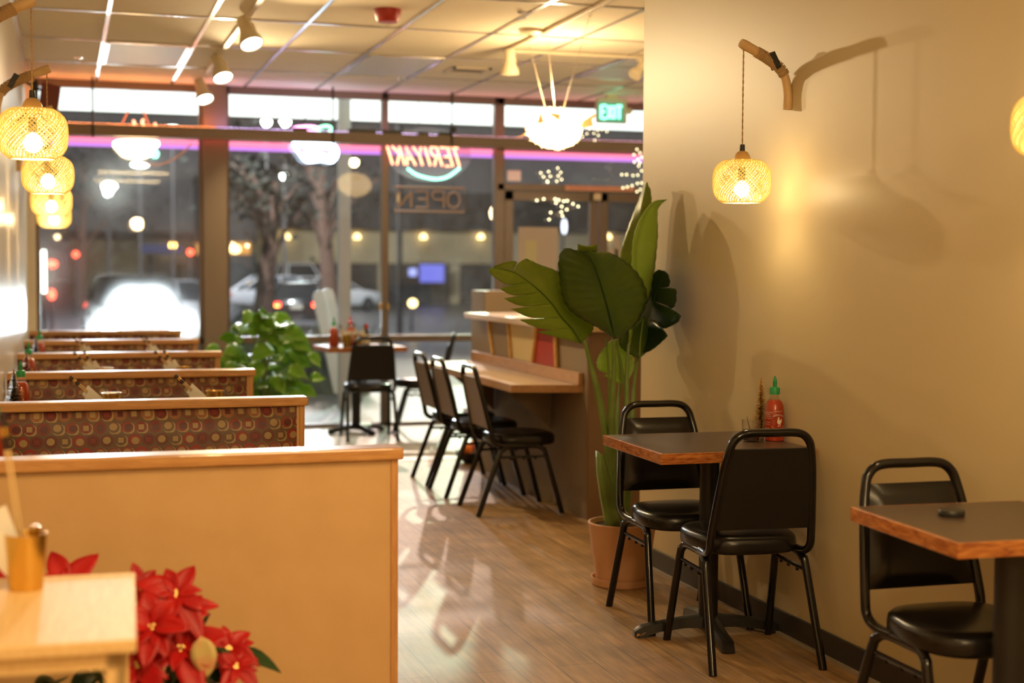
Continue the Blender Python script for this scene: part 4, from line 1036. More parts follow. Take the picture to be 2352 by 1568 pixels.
# ------------------------------------------------------------------ bushy plant near the window
fp = thing('bushy_plant', 'bright green bushy plant standing behind the booth ends near the window', 'plant', (1.46, 11.2, 0))
MB().lathe([(0, 0), (.14, 0), (.18, .32), (.17, .32), (0, .29)], 28).build('pot', 'dark', fp, smooth=True)
m = MB(); ms = MB(); O2 = V((1.46, 11.2, 0))
for i in range(88):
    rr = random.random()
    px = random.gauss(612, 50); py = random.uniform(722, 905)
    if py < 800: px = 604+random.uniform(-1, 1)*(14+(py-715)*.95)
    px = max(505, min(732, px)); Y = random.uniform(10.92, 11.5)
    e = PY(px, py, Y)-O2
    a = math.atan2(-1.2+random.uniform(-1, 1), e.x*6+random.uniform(-1.2, 1.2)); d = V((math.cos(a), math.sin(a)*.6, random.uniform(-.5, .35)))
    ln = random.uniform(.13, .24)
    leafstrip(m, e, d, V((0, -.75, .7)), ln, ln*.36, droop=random.uniform(.1, .6), fold=random.uniform(-.1, .35), n=7, wave=.05, heart=True)
    if i % 2 == 0: ms.tube(catmull([(e.x*.1, e.y*.1, .3), (e.x*.45, e.y*.6, .3+(e.z-.3)*.6+.06), e], 4), .0045, 5)
m.build('foliage', 'bushleaf', fp, smooth=2, solid=.0008); ms.build('stems', 'stem', fp, smooth=True)
m = MB()
for px, py, dx, dz in ((590, 735, -.05, .10), (600, 725, .0, .12), (612, 735, .06, .09), (626, 752, .12, .03), (580, 755, -.12, .05), (700, 800, .17, -.10), (722, 825, .1, -.12), (668, 760, .15, .02), (520, 775, -.16, .02)):
    e = PY(px, py, 11.05)-O2; leafstrip(m, e-V((dx*.4, 0, dz*.4)), (dx, -.05, dz), (0, -1, .4), .16, .05, .1, .2, wave=.1, heart=True)
m.build('top_leaves', 'bushleaf', fp, smooth=2, solid=.0008)

# ------------------------------------------------------------------ signs, neon, hanging lamps
SY = 12.56
STK = {'T': [[(0, 1), (.7, 1)], [(.35, 1), (.35, 0)]], 'E': [[(.62, 1), (0, 1), (0, 0), (.62, 0)], [(0, .52), (.5, .52)]], 'R': [[(0, 0), (0, 1), (.5, 1), (.62, .78), (.5, .55), (0, .5)], [(.25, .5), (.65, 0)]],
       'I': [[(.1, 0), (.1, 1)]], 'Y': [[(0, 1), (.33, .5), (.66, 1)], [(.33, .5), (.33, 0)]], 'A': [[(0, 0), (.35, 1), (.7, 0)], [(.12, .36), (.58, .36)]], 'K': [[(0, 0), (0, 1)], [(.6, 1), (0, .48)], [(.15, .6), (.65, 0)]],
       'O': [[(.33, 1), (.08, .85), (0, .5), (.08, .15), (.33, 0), (.58, .15), (.66, .5), (.58, .85), (.33, 1)]], 'P': [[(0, 0), (0, 1), (.5, 1), (.62, .77), (.5, .52), (0, .5)]], 'N': [[(0, 0), (0, 1), (.62, 0), (.62, 1)]]}
def strokes(word, x_right, z0, w, h, shear=0, gap=.22):
    tot = sum({'I': .2}.get(c, .68) for c in word)+gap*(len(word)-1); sx = w/tot; u = 0; out = []
    for c in word:
        for s_ in STK[c]: out.append([(x_right-(u+a)*sx-shear*b*h, 0, z0+b*h) for a, b in s_])
        u += {'I': .2}.get(c, .68)+gap
    return out
ts = thing('neon_sign', 'red neon sign with mirrored TERIYAKI letters over a mint neon arc', 'sign', (0, SY, 0))
a = PY(893, 392, SY); b = PY(1066, 392, SY); ztop = PY(980, 342, SY).z; zbot = PY(980, 380, SY).z
m = MB()
for s_ in strokes('TERIYAKI', b.x-.005, zbot, b.x-a.x-.03, ztop-zbot+.015, .32): m.tube([p for p in s_], .0085, 6)
m.build('letters', 'n_orange', ts)
m = MB(); m.tube(catmull([V((PY(px, py, SY).x, 0, PY(px, py, SY).z)) for px, py in ((936, 387), (955, 400), (980, 408), (1005, 411), (1030, 405), (1056, 386))], 6), .011, 8); m.build('arc_tube', 'n_mint', ts, smooth=True)
c = PY(986, 352, SY); rw = (PY(1084, 352, SY).x-PY(889, 352, SY).x)/2; rh = (PY(986, 290, SY).z-PY(986, 418, SY).z)/2*.98
cz = PY(986, 354, SY).z
MB().prism([(c.x+rw*math.cos(k*PI/20), cz+rh*math.sin(k*PI/20)) for k in range(40)], .02, .026).build('backing', 'oval', ts)
for sx_ in (-.1, .1): MB().tube([(c.x+sx_, 0, cz+rh), (c.x+sx_, 0, 2.9)], .003, 5).build('hanging_wire', 'iron', ts)
os_ = thing('open_sign', 'unlit neon OPEN sign seen mirrored in a rectangular frame', 'sign', (0, SY, 0))
A1 = PY(906, 429, SY); A2 = PY(1066, 487, SY)
m = MB(); fr = [(A1.x, 0, A1.z), (A2.x, 0, A1.z), (A2.x, 0, A2.z), (A1.x, 0, A2.z)]
m.tube(fr, .011, 6, closed=True); m.build('frame', 'offneon', os_)
m = MB()
for s_ in strokes('OPEN', A2.x-.04, A2.z+.035, A2.x-A1.x-.07, A1.z-A2.z-.07, 0, .16): m.tube(s_, .0105, 6)
m.build('letters', 'offneon', os_)
MB().box(A1.x, A2.x, .012, .018, A2.z, A2.z+.012).box(A1.x, A2.x, .012, .018, A1.z-.012, A1.z).tube([(A1.x+.1, .01, A1.z), (A1.x+.1, .01, A1.z+.07)], .003, 5).tube([(A2.x-.1, .01, A1.z), (A2.x-.1, .01, A1.z+.07)], .003, 5).build('bracket', 'iron', os_)
x = PY(914, 455, SY).x; z = PY(914, 455, SY).z
MB().box(x-.014, x+.014, -.02, -.01, z-.035, z+.035).build('switch', 'whiteink', os_, bevel=.004)
# bowl-shaped and fish-shaped neon
def neon(px0, px1, pys, label, curves, cords, extra=None):
    t = thing('neon_sign', label, 'sign', (0, SY, 0), group=None)
    for name, m_, pts, r, cl in curves:
        q = [V((PY(x, y, SY).x, 0, PY(x, y, SY).z)) for x, y in pts]
        MB().tube(catmull(q, 5, cl), r, 8, closed=cl).build(name, m_, t, smooth=True)
    m = MB()
    for (xa, ya), (xb, yb) in cords: m.tube([V((PY(xa, ya, SY).x, 0, PY(xa, ya, SY).z)), V((PY(xb, yb, SY).x, 0, PY(xb, yb, SY).z))], .005, 5)
    m.build('hanging_cord', extra or 'peach', t)
    return t
neon(0, 0, 0, 'amber and orange neon sign shaped like a steaming bowl, in the left window', [
    ('bowl_tube', 'n_amber', [(268, 326), (357, 326), (354, 340), (345, 354), (320, 361), (290, 358), (276, 348)], .015, True),
    ('bowl_tube', 'n_amber', [(274, 336), (352, 336)], .014, False), ('bowl_tube', 'n_amber', [(280, 345), (348, 346)], .014, False), ('bowl_tube', 'n_amber', [(284, 329), (346, 329)], .013, False), ('bowl_tube', 'n_amber', [(292, 353), (338, 353)], .012, False),
    ('steam_tube', 'n_orange', [(300, 300), (304, 290), (309, 284), (306, 276)], .009, False), ('steam_tube', 'n_orange', [(325, 300), (330, 288), (326, 280), (330, 274)], .009, False), ('steam_tube', 'n_orange', [(352, 300), (357, 290), (356, 282)], .008, False),
    ('bowl_tube', 'n_mint', [(352, 345), (362, 350), (360, 360), (350, 358)], .010, True)],
    [((277, 290), (296, 252)), ((344, 290), (328, 252))])
neon(0, 0, 0, 'blue white neon sign shaped like a fish with pink and green strokes on top', [
    ('body_tube', 'bluewhite', [(674, 330), (700, 326), (740, 327), (765, 332), (775, 346), (772, 362), (760, 372), (738, 368), (705, 370), (688, 352)], .012, True),
    ('body_tube', 'bluewhite', [(690, 335), (740, 338), (762, 345), (756, 358), (730, 352), (700, 350)], .012, False), ('body_tube', 'bluewhite', [(700, 343), (735, 345)], .012, False), ('body_tube', 'bluewhite', [(705, 360), (748, 362)], .012, False),
    ('top_tube', 'n_pink', [(674, 294), (700, 290), (726, 292), (722, 300), (690, 300)], .010, True), ('top_tube', 'n_green', [(730, 295), (748, 289), (761, 294), (755, 304), (738, 303)], .010, True)],
    [((692, 290), (703, 268)), ((744, 290), (737, 268)), ((681, 300), (681, 330)), ((759, 300), (761, 332))], 'iron')
tag(MB().tube(catmull([V(PY(x, y, 12.5)) for x, y in ((318, 366), (340, 376), (365, 378), (395, 368), (420, 350), (440, 330))], 5), .006, 6).build('power_cord', 'peach', smooth=True), 'peach coloured cord drooping from the bowl neon sign in the left window', 'cord')

# EXIT sign
EY = 12.1; e0 = PY(1372, 235, EY); e1 = PY(1440, 284, EY)
ex = thing('exit_sign', 'EXIT sign with glowing green letters hung from the ceiling', 'sign', (0, EY, 0))
MB().box(e0.x, e1.x, 0, .05, e1.z, CH-.03).build('housing', 'exitface', ex, bevel=.004)
MB().box((e0.x+e1.x)/2-.05, (e0.x+e1.x)/2+.05, 0, .05, CH-.03, CH).build('canopy', 'whitemetal', ex)
q0 = PY(1374, 235, EY); q1 = PY(1432, 281, EY)
MB().box(q0.x, q1.x, -.003, -.0005, q1.z, q0.z).build('face', 'exitglow', ex)
STK['X'] = [[(0, 1), (.62, 0)], [(.62, 1), (0, 0)]]
m = MB()
for s_ in strokes('EXIT', 0, q1.z+.028, -(q1.x-q0.x-.05), q0.z-q1.z-.056, 0, .2): m.tube([(q0.x+.025+p_[0], -.014, p_[2]) for p_ in s_], .0125, 6)
m.build('letters', 'exit', ex)
e2 = PY(1447, 255, EY); MB().sphere((e2.x, .02, e2.z), .03, 12, 8).box(e1.x-.01, e2.x, .01, .03, e2.z-.006, e2.z+.006).build('emergency_lamp', 'whitemetal', ex, smooth=True)

# notices on the glass
a = PY(1165, 391, WY); b = PY(1196, 416, WY); tag(MB().box(a.x, b.x, WY-.006, WY-.002, b.z, a.z).build('notice', 'paper_lit'), 'small pink paper notice in the pane over the door', 'notice')
a = PY(1299, 426, WY-.04); b = PY(1456, 440, WY-.04); t = thing('strip_sign', 'long peach strip sign on the rail above the doors', 'sign', (0, WY-.04, 0))
MB().box(a.x, b.x, 0, .006, b.z, a.z).build('plate', 'peach', t)
vs_, fs = text_geo('THIS DOOR TO REMAIN UNLOCKED', .045); mx = max(v[0] for v in vs_); m = MB(); m.add([((a.x+b.x)/2+v[0]/mx*(b.x-a.x)*.46, -.002, (a.z+b.z)/2+v[1]*.6) for v in vs_], fs); m.build('lettering', 'signink', t)
a = PY(1190, 521, WY); b = PY(1280, 640, WY); t = thing('poster', 'pale poster back stuck on the left door glass', 'poster', (0, WY-.012, 0))
MB().box(a.x, b.x, 0, .004, b.z, a.z).build('sheet', 'poster', t)
a = PY(1205, 551, WY); b = PY(1231, 640, WY); MB().box(a.x, b.x, -.003, -.0005, b.z, a.z).build('printed_panel', 'posterl', t)
a = PY(1364, 444, WY-.06); b = PY(1380, 460, WY-.06); tag(MB().box(a.x, b.x, WY-.075, WY-.0305, b.z, a.z).build('door_closer', 'whitemetal', bevel=.003), 'small cream door closer block between the two doors', 'door hardware')
t = thing('hand_decal', 'pale hand shaped decal on the right door glass', 'decal', (0, WY-.008, 0))
def pill(m, x0, y0, x1, y1, r):
    a = PY(x0, y0, WY); b = PY(x1, y1, WY); d = V((b.x-a.x, 0, b.z-a.z)); an = math.atan2(d.z, d.x); poly = []
    for k in range(9): q = an+PI/2+k*PI/8; poly.append((a.x+r*math.cos(q), a.z+r*math.sin(q)))
    for k in range(9): q = an-PI/2+k*PI/8; poly.append((b.x+r*math.cos(q), b.z+r*math.sin(q)))
    m.prism(poly, 0, .002)
m = MB(); pill(m, 1420, 590, 1416, 548, .03); pill(m, 1400, 590, 1408, 580, .05); m.build('palm', 'poster', t)

# fairy lights
def fairy(label, px, Y, r=.006, bulb='fairy'):
    t = thing('fairy_lights', label, 'string lights', (0, 0, 0), group=None); pts = [PY(x, y, Y) for x, y in px]
    MB().tube(pts, .0012, 4).build('wire', 'string', t)
    for p in pts: MB().sphere(p, r, 8, 5).build('bulb', bulb, t)
M['fairy2'] = emis('dim fairy bulb', (1, .85, .5), 9)
fairy('fairy lights fanning up above the door frame', [(1257, 416), (1248, 406), (1242, 397), (1258, 418), (1264, 405), (1260, 394), (1279, 416), (1282, 404), (1281, 386), (1288, 396), (1290, 412)], WY-.05, .006, 'fairy2')
fairy('fairy lights twinkling down the right corner beside the wall', [(1463, 343), (1456, 355), (1470, 351), (1474, 361), (1465, 366), (1470, 374), (1457, 372), (1467, 381), (1474, 392), (1428, 401), (1439, 401), (1454, 403), (1465, 402), (1474, 420), (1464, 421), (1452, 426), (1441, 429), (1431, 431), (1471, 435), (1463, 440)], 12.3, .007)
fairy('fairy lights scattered across the top of the left door', [(1233, 460), (1249, 457), (1275, 457), (1283, 459), (1295, 462), (1303, 461), (1277, 466), (1290, 474), (1302, 481), (1289, 487), (1328, 474), (1316, 468), (1261, 504), (1265, 488), (1292, 496)], WY-.05, .007, 'fairy2')
fairy('fairy lights hanging behind the glowing puffer fish lamp', [(1364, 295), (1354, 296), (1338, 314), (1348, 307), (1364, 306), (1373, 299), (1374, 311), (1366, 322), (1383, 297), (1394, 302)], 12.3, .005, 'fairy2')

# puffer fish lamp
fc = PY(1272, 295, 9.2)
ff = thing('fish_lamp', 'glowing puffer fish lantern hung on three strings from the ceiling', 'lamp', (fc.x, fc.y, fc.z))
m = MB(); rows = []; nu, nv = 28, 20
for i in range(nv+1):
    th = PI*i/nv; row = []
    for j in range(nu+1):
        ph = 2*PI*j/nu
        b = 1+.05*math.sin(ph*9)*math.sin(th*10)
        row.append(V((-math.cos(th)*.19*b, math.sin(th)*math.cos(ph)*.155*b, math.sin(th)*math.sin(ph)*.135*b+.01*math.cos(th))))
    rows.append(row)
m.grid(rows).build('body', 'fish', ff, smooth=2)
m = MB()
for i in range(130):
    z = random.uniform(-1, 1); a = random.uniform(0, 2*PI); q = math.sqrt(1-z*z); n_ = V((z, q*math.cos(a), q*math.sin(a))); p = V((n_.x*.19, n_.y*.155, n_.z*.135))
    m.tube([p*.98, p*1.10], [.004, .0008], 5)
m.build('spines', 'fish', ff)
def fin(poly, nm='fin'): MB().prism(poly, -.148 if nm != 'tail_fin' else -.03, -.142 if nm != 'tail_fin' else -.024).build(nm, 'fishfin', ff, bevel=.001)
def FP(px, py): p = PY(px, py, 9.2)-fc; return (p.x, p.z)
fin([FP(1217, 290), FP(1226, 260), FP(1234, 286)], 'ear_fin'); fin([FP(1246, 268), FP(1252, 264), FP(1271, 267), FP(1269, 284), FP(1256, 274)], 'back_fin')
fin([FP(1325, 286), FP(1362, 262), FP(1366, 268), FP(1356, 275), FP(1360, 290), FP(1330, 296)], 'tail_fin')
MB().tube(catmull([(-.18, 0, -.02), (-.22, 0, -.055), (-.265, 0, -.068)], 4), [.006, .002], 6).build('whisker', 'fishfin', ff)
MB().lathe([(.012, 0), (.016, .006), (.012, .012)], 12, (-.19, 0, -.006)).build('mouth', 'fishfin', ff)
hk = PZ(1355, 18, CH)
m = MB()
for px, py, tgt in ((1293, 248, (hk.x, hk.y, CH-.04)), (1275, 248, (3.13, 9.26, CH-.01)), (1254, 248, (3.0, 9.28, CH-.03))):
    m.tube([PY(px, py, 9.2)-fc-V((0, 0, .02)), V(tgt)-fc], .0022, 5)
m.build('string', 'string', ff)
t = thing('ceiling_hook', 'small metal hook in the ceiling near the top of the right wall corner', 'hook', (hk.x, hk.y, CH))
MB().tube(catmull([(0, 0, 0), (0, 0, -.025), (.012, 0, -.04), (.004, 0, -.05), (-.008, 0, -.042)], 4), .0025, 6).build('hook', 'chrome', t)

# dry leaves at the table foot
for dx, dy, lb in ((0, 0, 'dry brown leaf scrap on the floor at the foot of the two-seat table, left bit'), (.055, .012, 'dry brown leaf scrap on the floor at the foot of the two-seat table, right bit')):
    q = PZ(1462, 1467, 0); m = MB(); leafstrip(m, (0, 0, .004), (1, .2, .1), (0, 0, 1), .055, .012, -.05, .8, wave=.2)
    tag(m.build('dry_leaf', 'dry', smooth=2, solid=.001, loc=(q.x+dx, q.y+dy, .004)), lb, 'leaf', 'dry leaf scraps')
# ------------------------------------------------------------------ outside, beyond the windows
def gz(Y): return -.04 if Y < 19 else -.04-.45*min(1, (Y-19)/26)
struct(MB().grid([[(x, y, gz(y)) for x in (-60, 0, 60, 120)] for y in (12.76, 17.2, 19, 24, 30, 39, 45, 60, 200)]).build('ground_outside', 'asphalt'))
struct(MB().box(-4, 9, 12.77, 16.9, -.1, -.01).build('sidewalk', 'walk'))
struct(MB().box(-4, 10, 12.78, 14.5, 3.32, 3.5).box(-4, 10, 12.72, 12.80, 2.98, 3.5).build('canopy_roof', 'roofd'))
cz0 = PY(300, 254, 14.5).z
t = thing('canopy_lightbox', 'long glowing white lightbox band seen along the top of every window', 'light box', (0, 14.5, 0))
MB().box(-2.0, 9.5, 0, .16, cz0, 3.32).build('lit_face', 'strip_w', t); MB().box(-2.0, 9.5, .16, .22, cz0-.02, 3.34).build('housing', 'roofd', t)
a = PY(780, 500, 14.3); b = PY(806, 500, 14.3)
tag(MB().box(a.x, b.x, 14.3, 14.42, -.01, 3.32).build('canopy_post', 'concrete', bevel=.006), 'pale square steel post outside, behind the window table', 'post')
t = thing('a_frame_sign', 'white rounded sandwich board leaning outside behind the window table', 'sign', (0, 15.2, 0))
def px_poly(pts, Y): return [(PY(x, y, Y).x, PY(x, y, Y).z) for x, y in pts]
M['board'] = mat('white plastic board', (.84, .88, .84), .4)
MB().prism(px_poly([(719, 684), (723, 671), (732, 667), (742, 668), (790, 905), (768, 905)], 15.2), 0, .05).build('front_panel', 'board', t, bevel=.01)
MB().prism(px_poly([(744, 667), (757, 662), (767, 665), (772, 676), (787, 745), (800, 905), (790, 905)], 15.2), .09, .14).build('rear_panel', 'board', t, bevel=.01)
# grasses
m = MB()
for i in range(1500):
    x = random.uniform(1.2, 3.3); y = random.uniform(15.9, 16.8); h = random.uniform(.55, .86); a = random.uniform(-.22, .22)
    m.add([(x-.006, y, -.01), (x+.006, y, -.01), (x+a*.5+.004, y, h*.6), (x+a, y-.05, h)], [(0, 1, 2), (0, 2, 3)])
tag(m.build('tall_grass', 'hedge'), 'grey green tuft of tall grass growing outside the window', 'grass', kind='stuff')
# cars
def car(name, label, x, y, rz, paint, L_=4.5, H=1.45, lights=None, suv=False):
    t = thing('car', label, 'car', (x, y, gz(y)), rz); W_ = .88
    # profile along +y (front): (y, z_bottom, z_belt, halfwidth)
    hd = H-.52 if not suv else H-.62
    st = [(-.5, .42, hd-.12, .74), (-.485, .30, hd, .84), (-.30, .25, hd+.02, .88), (0, .25, hd, .89), (.25, .25, hd-.04, .88), (.42, .27, hd-.14, .84), (.49, .34, hd-.24, .74), (.5, .40, hd-.32, .66)]
    rows = []
    for q, zb, zt, hw in st:
        yy = q*L_
        rows.append([(sx*hw*f, yy, zb+(zt-zb)*g) for sx, f, g in ((-1, .9, 0), (-1, 1, .25), (-1, 1, .75), (-1, .92, 1), (1, .92, 1), (1, 1, .75), (1, 1, .25), (1, .9, 0), (-1, .9, 0))])
    m = MB().grid(rows); n = len(rows[0])
    m.add(rows[0], [tuple(range(n-1))]); m.add(rows[-1], [tuple(reversed(range(n-1)))])
    m.build('body', paint, t, smooth=True)
    y0, y1, y2, y3 = (-.46, -.36, .05, .24) if suv else (-.40, -.24, .04, .24)
    cab = [[(-.80, y0*L_, hd-.02), (-.80, y3*L_, hd-.04), (.80, y3*L_, hd-.04), (.80, y0*L_, hd-.02)], [(-.60, y1*L_, H-.03), (-.60, y2*L_, H-.03), (.60, y2*L_, H-.03), (.60, y1*L_, H-.03)]]
    m = MB(); m.add(cab[0]+cab[1], [(0, 1, 5, 4), (1, 2, 6, 5), (2, 3, 7, 6), (3, 0, 4, 7), (4, 5, 6, 7)]); m.build('cabin_glass', 'carglass', t, bevel=.02)
    m = MB(); m.box(-.60, .60, y1*L_, y2*L_, H-.03, H+.015)
    for s in (-1, 1):
        m.tube([(s*.8, y0*L_, hd-.02), (s*.6, y1*L_, H-.02)], .035, 6).tube([(s*.8, y3*L_, hd-.04), (s*.6, y2*L_, H-.02)], .03, 6).tube([(s*.81, -.08*L_, hd), (s*.61, -.08*L_, H-.02)], .03, 6)
    m.build('roof', paint, t, bevel=.02)
    for s in (-1, 1):
        for q in (-.31, .31): 
            m = MB(); m.T = Matrix.Translation((s*.80, q*L_, .32)) @ Euler((0, PI/2, 0)).to_matrix().to_4x4(); m.lathe([(0, -.09), (.30, -.09), (.32, -.05), (.32, .05), (.30, .09), (0, .09)], 20); wv = m.build('wheel', 'tyre', t, smooth=True)
            m = MB(); m.T = Matrix.Translation((s*(.80+.095*1), q*L_, .32)) @ Euler((0, PI/2, 0)).to_matrix().to_4x4(); m.lathe([(0, -.01), (.18, -.008), (.19, 0), (0, .004)], 14); m.build('hubcap', 'chrome', wv, smooth=True)
    zl = hd-.14
    for s in (-1, 1):
        MB().box(min(s*.48, s*.80), max(s*.48, s*.80), -.5*L_-.02, -.485*L_+.06, zl-.07, zl+.06).build('tail_light', 'tail' if lights == 'tail' else 'smokered', t, bevel=.015)
        if lights == 'tail': MB().box(min(s*.52, s*.78), max(s*.52, s*.78), -.5*L_-.03, -.5*L_-.015, zl-.065, zl-.02).build('indicator', 'tail2', t)
        MB().box(min(s*.45, s*.72), max(s*.45, s*.72), .47*L_, .5*L_+.01, hd-.40, hd-.28).build('headlight', 'head' if lights == 'head' else 'chrome', t, bevel=.02)
    MB().box(-.18, .18, -.5*L_-.015, -.5*L_, zl-.13, zl-.01).build('licence_plate', 'whiteink', t)
    return t
M['head'] = emis('headlight', (.85, .97, 1), 260)
p = PY(690, 700, 46); car('c', 'black car with glowing red tail lights in the parking lot', p.x, 46, math.radians(-12), 'c_black', lights='tail')
p = PY(655, 690, 54); car('c', 'silver car parked side-on behind the black car', p.x, 54, math.radians(-82), 'c_grey', 4.6, 1.6)
p = PY(660, 620, 70); car('c', 'white tall van parked in the far row of the lot', p.x, 70, math.radians(12), 'c_white', 4.8, 2.1, suv=True)
p = PY(760, 640, 64); car('c', 'white car parked right of the white van, behind the black car', p.x, 64, math.radians(-65), 'c_white', 4.6, 1.5)
p = PY(520, 700, 38); car('c', 'grey car half hidden behind the brown pillar', p.x-1.2, 38, math.radians(-70), 'c_grey', 4.5, 1.45)
hc = PY(320, 712, 26)
car('c', 'car facing the left window with blinding headlights', hc.x, 28.2, math.radians(180+2), 'c_black', lights='head')
for px in (296, 350):
    q = PY(px, 705, 25.7); light('headlight_beam', 'SPOT', q, 250, (.82, .95, 1), .10, target=(.35, 12.6, 1.25), angle=math.radians(13), blend=.7)
# far building
t = thing('building', 'low beige building across the parking lot with cone shaped wall lights', 'building', (0, 75, 0))
zt = PY(900, 528, 75).z; zb = PY(900, 605, 75).z
X0 = PY(520, 600, 75).x; X1 = PY(1500, 600, 75).x
MB().box(X0, X1, 0, 8, zb, zt).build('fascia', 'beige_b', t)
MB().box(X0-.5, X1, -.8, 8, zt, zt+2.0).build('roof', 'roofd', t)
MB().box(X0, X1, .5, 8, -1, zb).build('storefront', 'roofd', t)
for x in range(int(X0), int(X1), 4): MB().box(x, x+.5, .2, .5, -1, zb).build('column', 'beige_b', t)
for px in (660, 822, 975, 1107, 1260, 1400):
    q = PY(px, 543, 74.5); MB().lathe([(0, .16), (.10, .12), (.2, -.1), (.15, -.12), (0, -.1)], 12, (q.x, -.3, q.z)).build('wall_light', 'bokeh_y', t)
    light('wall_light_glow', 'SPOT', (q.x, 74.7, q.z-.05), 420, (1, .72, .30), .1, target=(q.x, 75.1, q.z-3), angle=math.radians(95), blend=.7)
q0 = PY(965, 607, 73); q1 = PY(1020, 648, 73)
t = thing('lit_screen', 'blue glowing screen across the parking lot', 'screen', (0, 73, 0)); MB().box(q0.x, q1.x, 0, .1, q1.z, q0.z).build('screen', 'screen', t); MB().box(q0.x-.1, q1.x+.1, .1, .2, q1.z-.1, q0.z+.1).build('frame', 'black', t)
MB().box((q0.x+q1.x)/2-.1, (q0.x+q1.x)/2+.1, .12, .2, -1, q1.z).build('stand', 'black', t)
t = thing('lit_screen', 'small pale blue lit window left of the blue screen', 'window', (0, 73, 0)); q0 = PY(940, 616, 73); q1 = PY(957, 634, 73); MB().box(q0.x, q1.x, 0, .1, q1.z, q0.z).build('pane', emis('pale blue window', (.4, .45, 1), 1.2), t)
# lit restaurant glimpsed beside the pillar
q0 = PY(520, 556, 66); q1 = PY(575, 584, 66)
t = thing('lit_restaurant', 'warm orange lit window far off beside the brown pillar', 'building', (0, 66, 0)); MB().box(q0.x-1, q1.x, 0, 4, q1.z, q0.z).build('lit_window', 'warmroom', t); MB().box(q0.x-1.2, q1.x+.3, .1, 3, -1, q1.z).box(q0.x-1.2, q1.x+.3, .1, 3, q0.z, q0.z+3).build('wall', 'roofd', t)
M['bokeh_p'] = emis('pale lamp', (.8, .85, 1), 3)
def spot(px, py, Y, w, h, m_, label, cat='street light', pole=True):
    q = PY(px, py, Y); t = thing(cat.replace(' ', '_'), label, cat, (q.x, Y, gz(Y)))
    MB().sphere((0, 0, q.z-gz(Y)), 1, 12, 8, (w, w, h)).build('lamp', m_, t)
    if pole: MB().tube([(0, .15, 0), (0, .15, q.z-gz(Y)+h)], .05, 6).build('pole', 'roofd', t)
for a_ in [(652, 404, 60, .14, .14, 'reflect_w', 'single white ceiling lamp reflection high in the dark right of the pillar'), (251, 428, 60, .28, .16, 'reflect_w', 'white ceiling lamp reflection high in the left window, the upper one'), (248, 440, 62, .16, .2, 'reflect_w', 'white ceiling lamp reflection high in the left window, the lower one'),
           (612, 279, 55, .17, .17, 'reflect_w', 'round white lamp reflection over the beam right of the pillar, left one'), (655, 278, 55, .19, .19, 'reflect_w', 'round white lamp reflection over the beam right of the pillar, right one'), (396, 295, 55, .3, .08, 'reflect_w', 'flat white lamp reflection seen just above the beam in the left window'),
           (321, 378, 55, .3, .09, 'reflect_w', 'flat white lamp reflection just below the bowl neon sign'), (397, 563, 60, .14, .12, 'bokeh_o', 'orange square lamp in the left window'), (948, 696, 40, .13, .12, 'bokeh_y', 'yellow lamp low in the pane right of the mullion'),
           (540, 572, 60, .22, .17, 'bokeh_y', 'bright warm lamp beside the pillar, right one'), (520, 572, 58, .15, .15, 'bokeh_y', 'bright warm lamp beside the pillar, left one'), (1296, 520, 40, .07, .22, 'bokeh_p', 'tall pale lamp seen through the left door')]:
    spot(*a_)  # white entries are ceiling lamp reflections, built as glowing lamps
for a_ in [(437, 579, 60, .12, .12, 'bokeh_r', 'red traffic light near the right edge of the left window'), (174, 584, 60, .12, .12, 'bokeh_r', 'small red traffic light in the middle of the left window'), (120, 606, 55, .18, .14, 'bokeh_r', 'orange red traffic light beside the tall tube sign'),
           (119, 676, 40, .10, .14, 'bokeh_r', 'dim red light low by the tall tube sign')]: spot(*a_, 'traffic light')
q0 = PY(100, 575, 30); q1 = PY(100, 672, 30)
t = thing('tube_sign', 'tall thin greenish white tube light at the far left of the window', 'light', (q0.x, 30, 0)); MB().tube([(0, 0, q1.z), (0, 0, q0.z)], .04, 8).build('tube', 'lotlight', t); MB().tube([(0, .1, gz(30)), (0, .1, q0.z)], .03, 6).build('pole', 'roofd', t)
q0 = PY(330, 560, 78); q1 = PY(420, 580, 78)
t = thing('gas_canopy', 'dim blue lit canopy in the distance of the left window', 'building', (0, 78, 0)); MB().box(q0.x, q1.x, 0, 5, q1.z, q0.z).build('fascia', 'bluepanel', t); MB().box(q0.x+.3, q0.x+.5, 2, 2.2, -1, q1.z).box(q1.x-.5, q1.x-.3, 2, 2.2, -1, q1.z).build('post', 'roofd', t)
t = thing('building', 'dim brown building in the distance of the left window', 'building', (0, 90, 0)); q0 = PY(160, 530, 90); q1 = PY(470, 640, 90)
MB().box(q0.x, q1.x, 0, 6, -1, q0.z-.5).build('wall', 'beige_b', t); MB().box(q0.x-.5, q1.x+.5, -.4, 6, q0.z-.5, q0.z).build('roof', 'roofd', t)
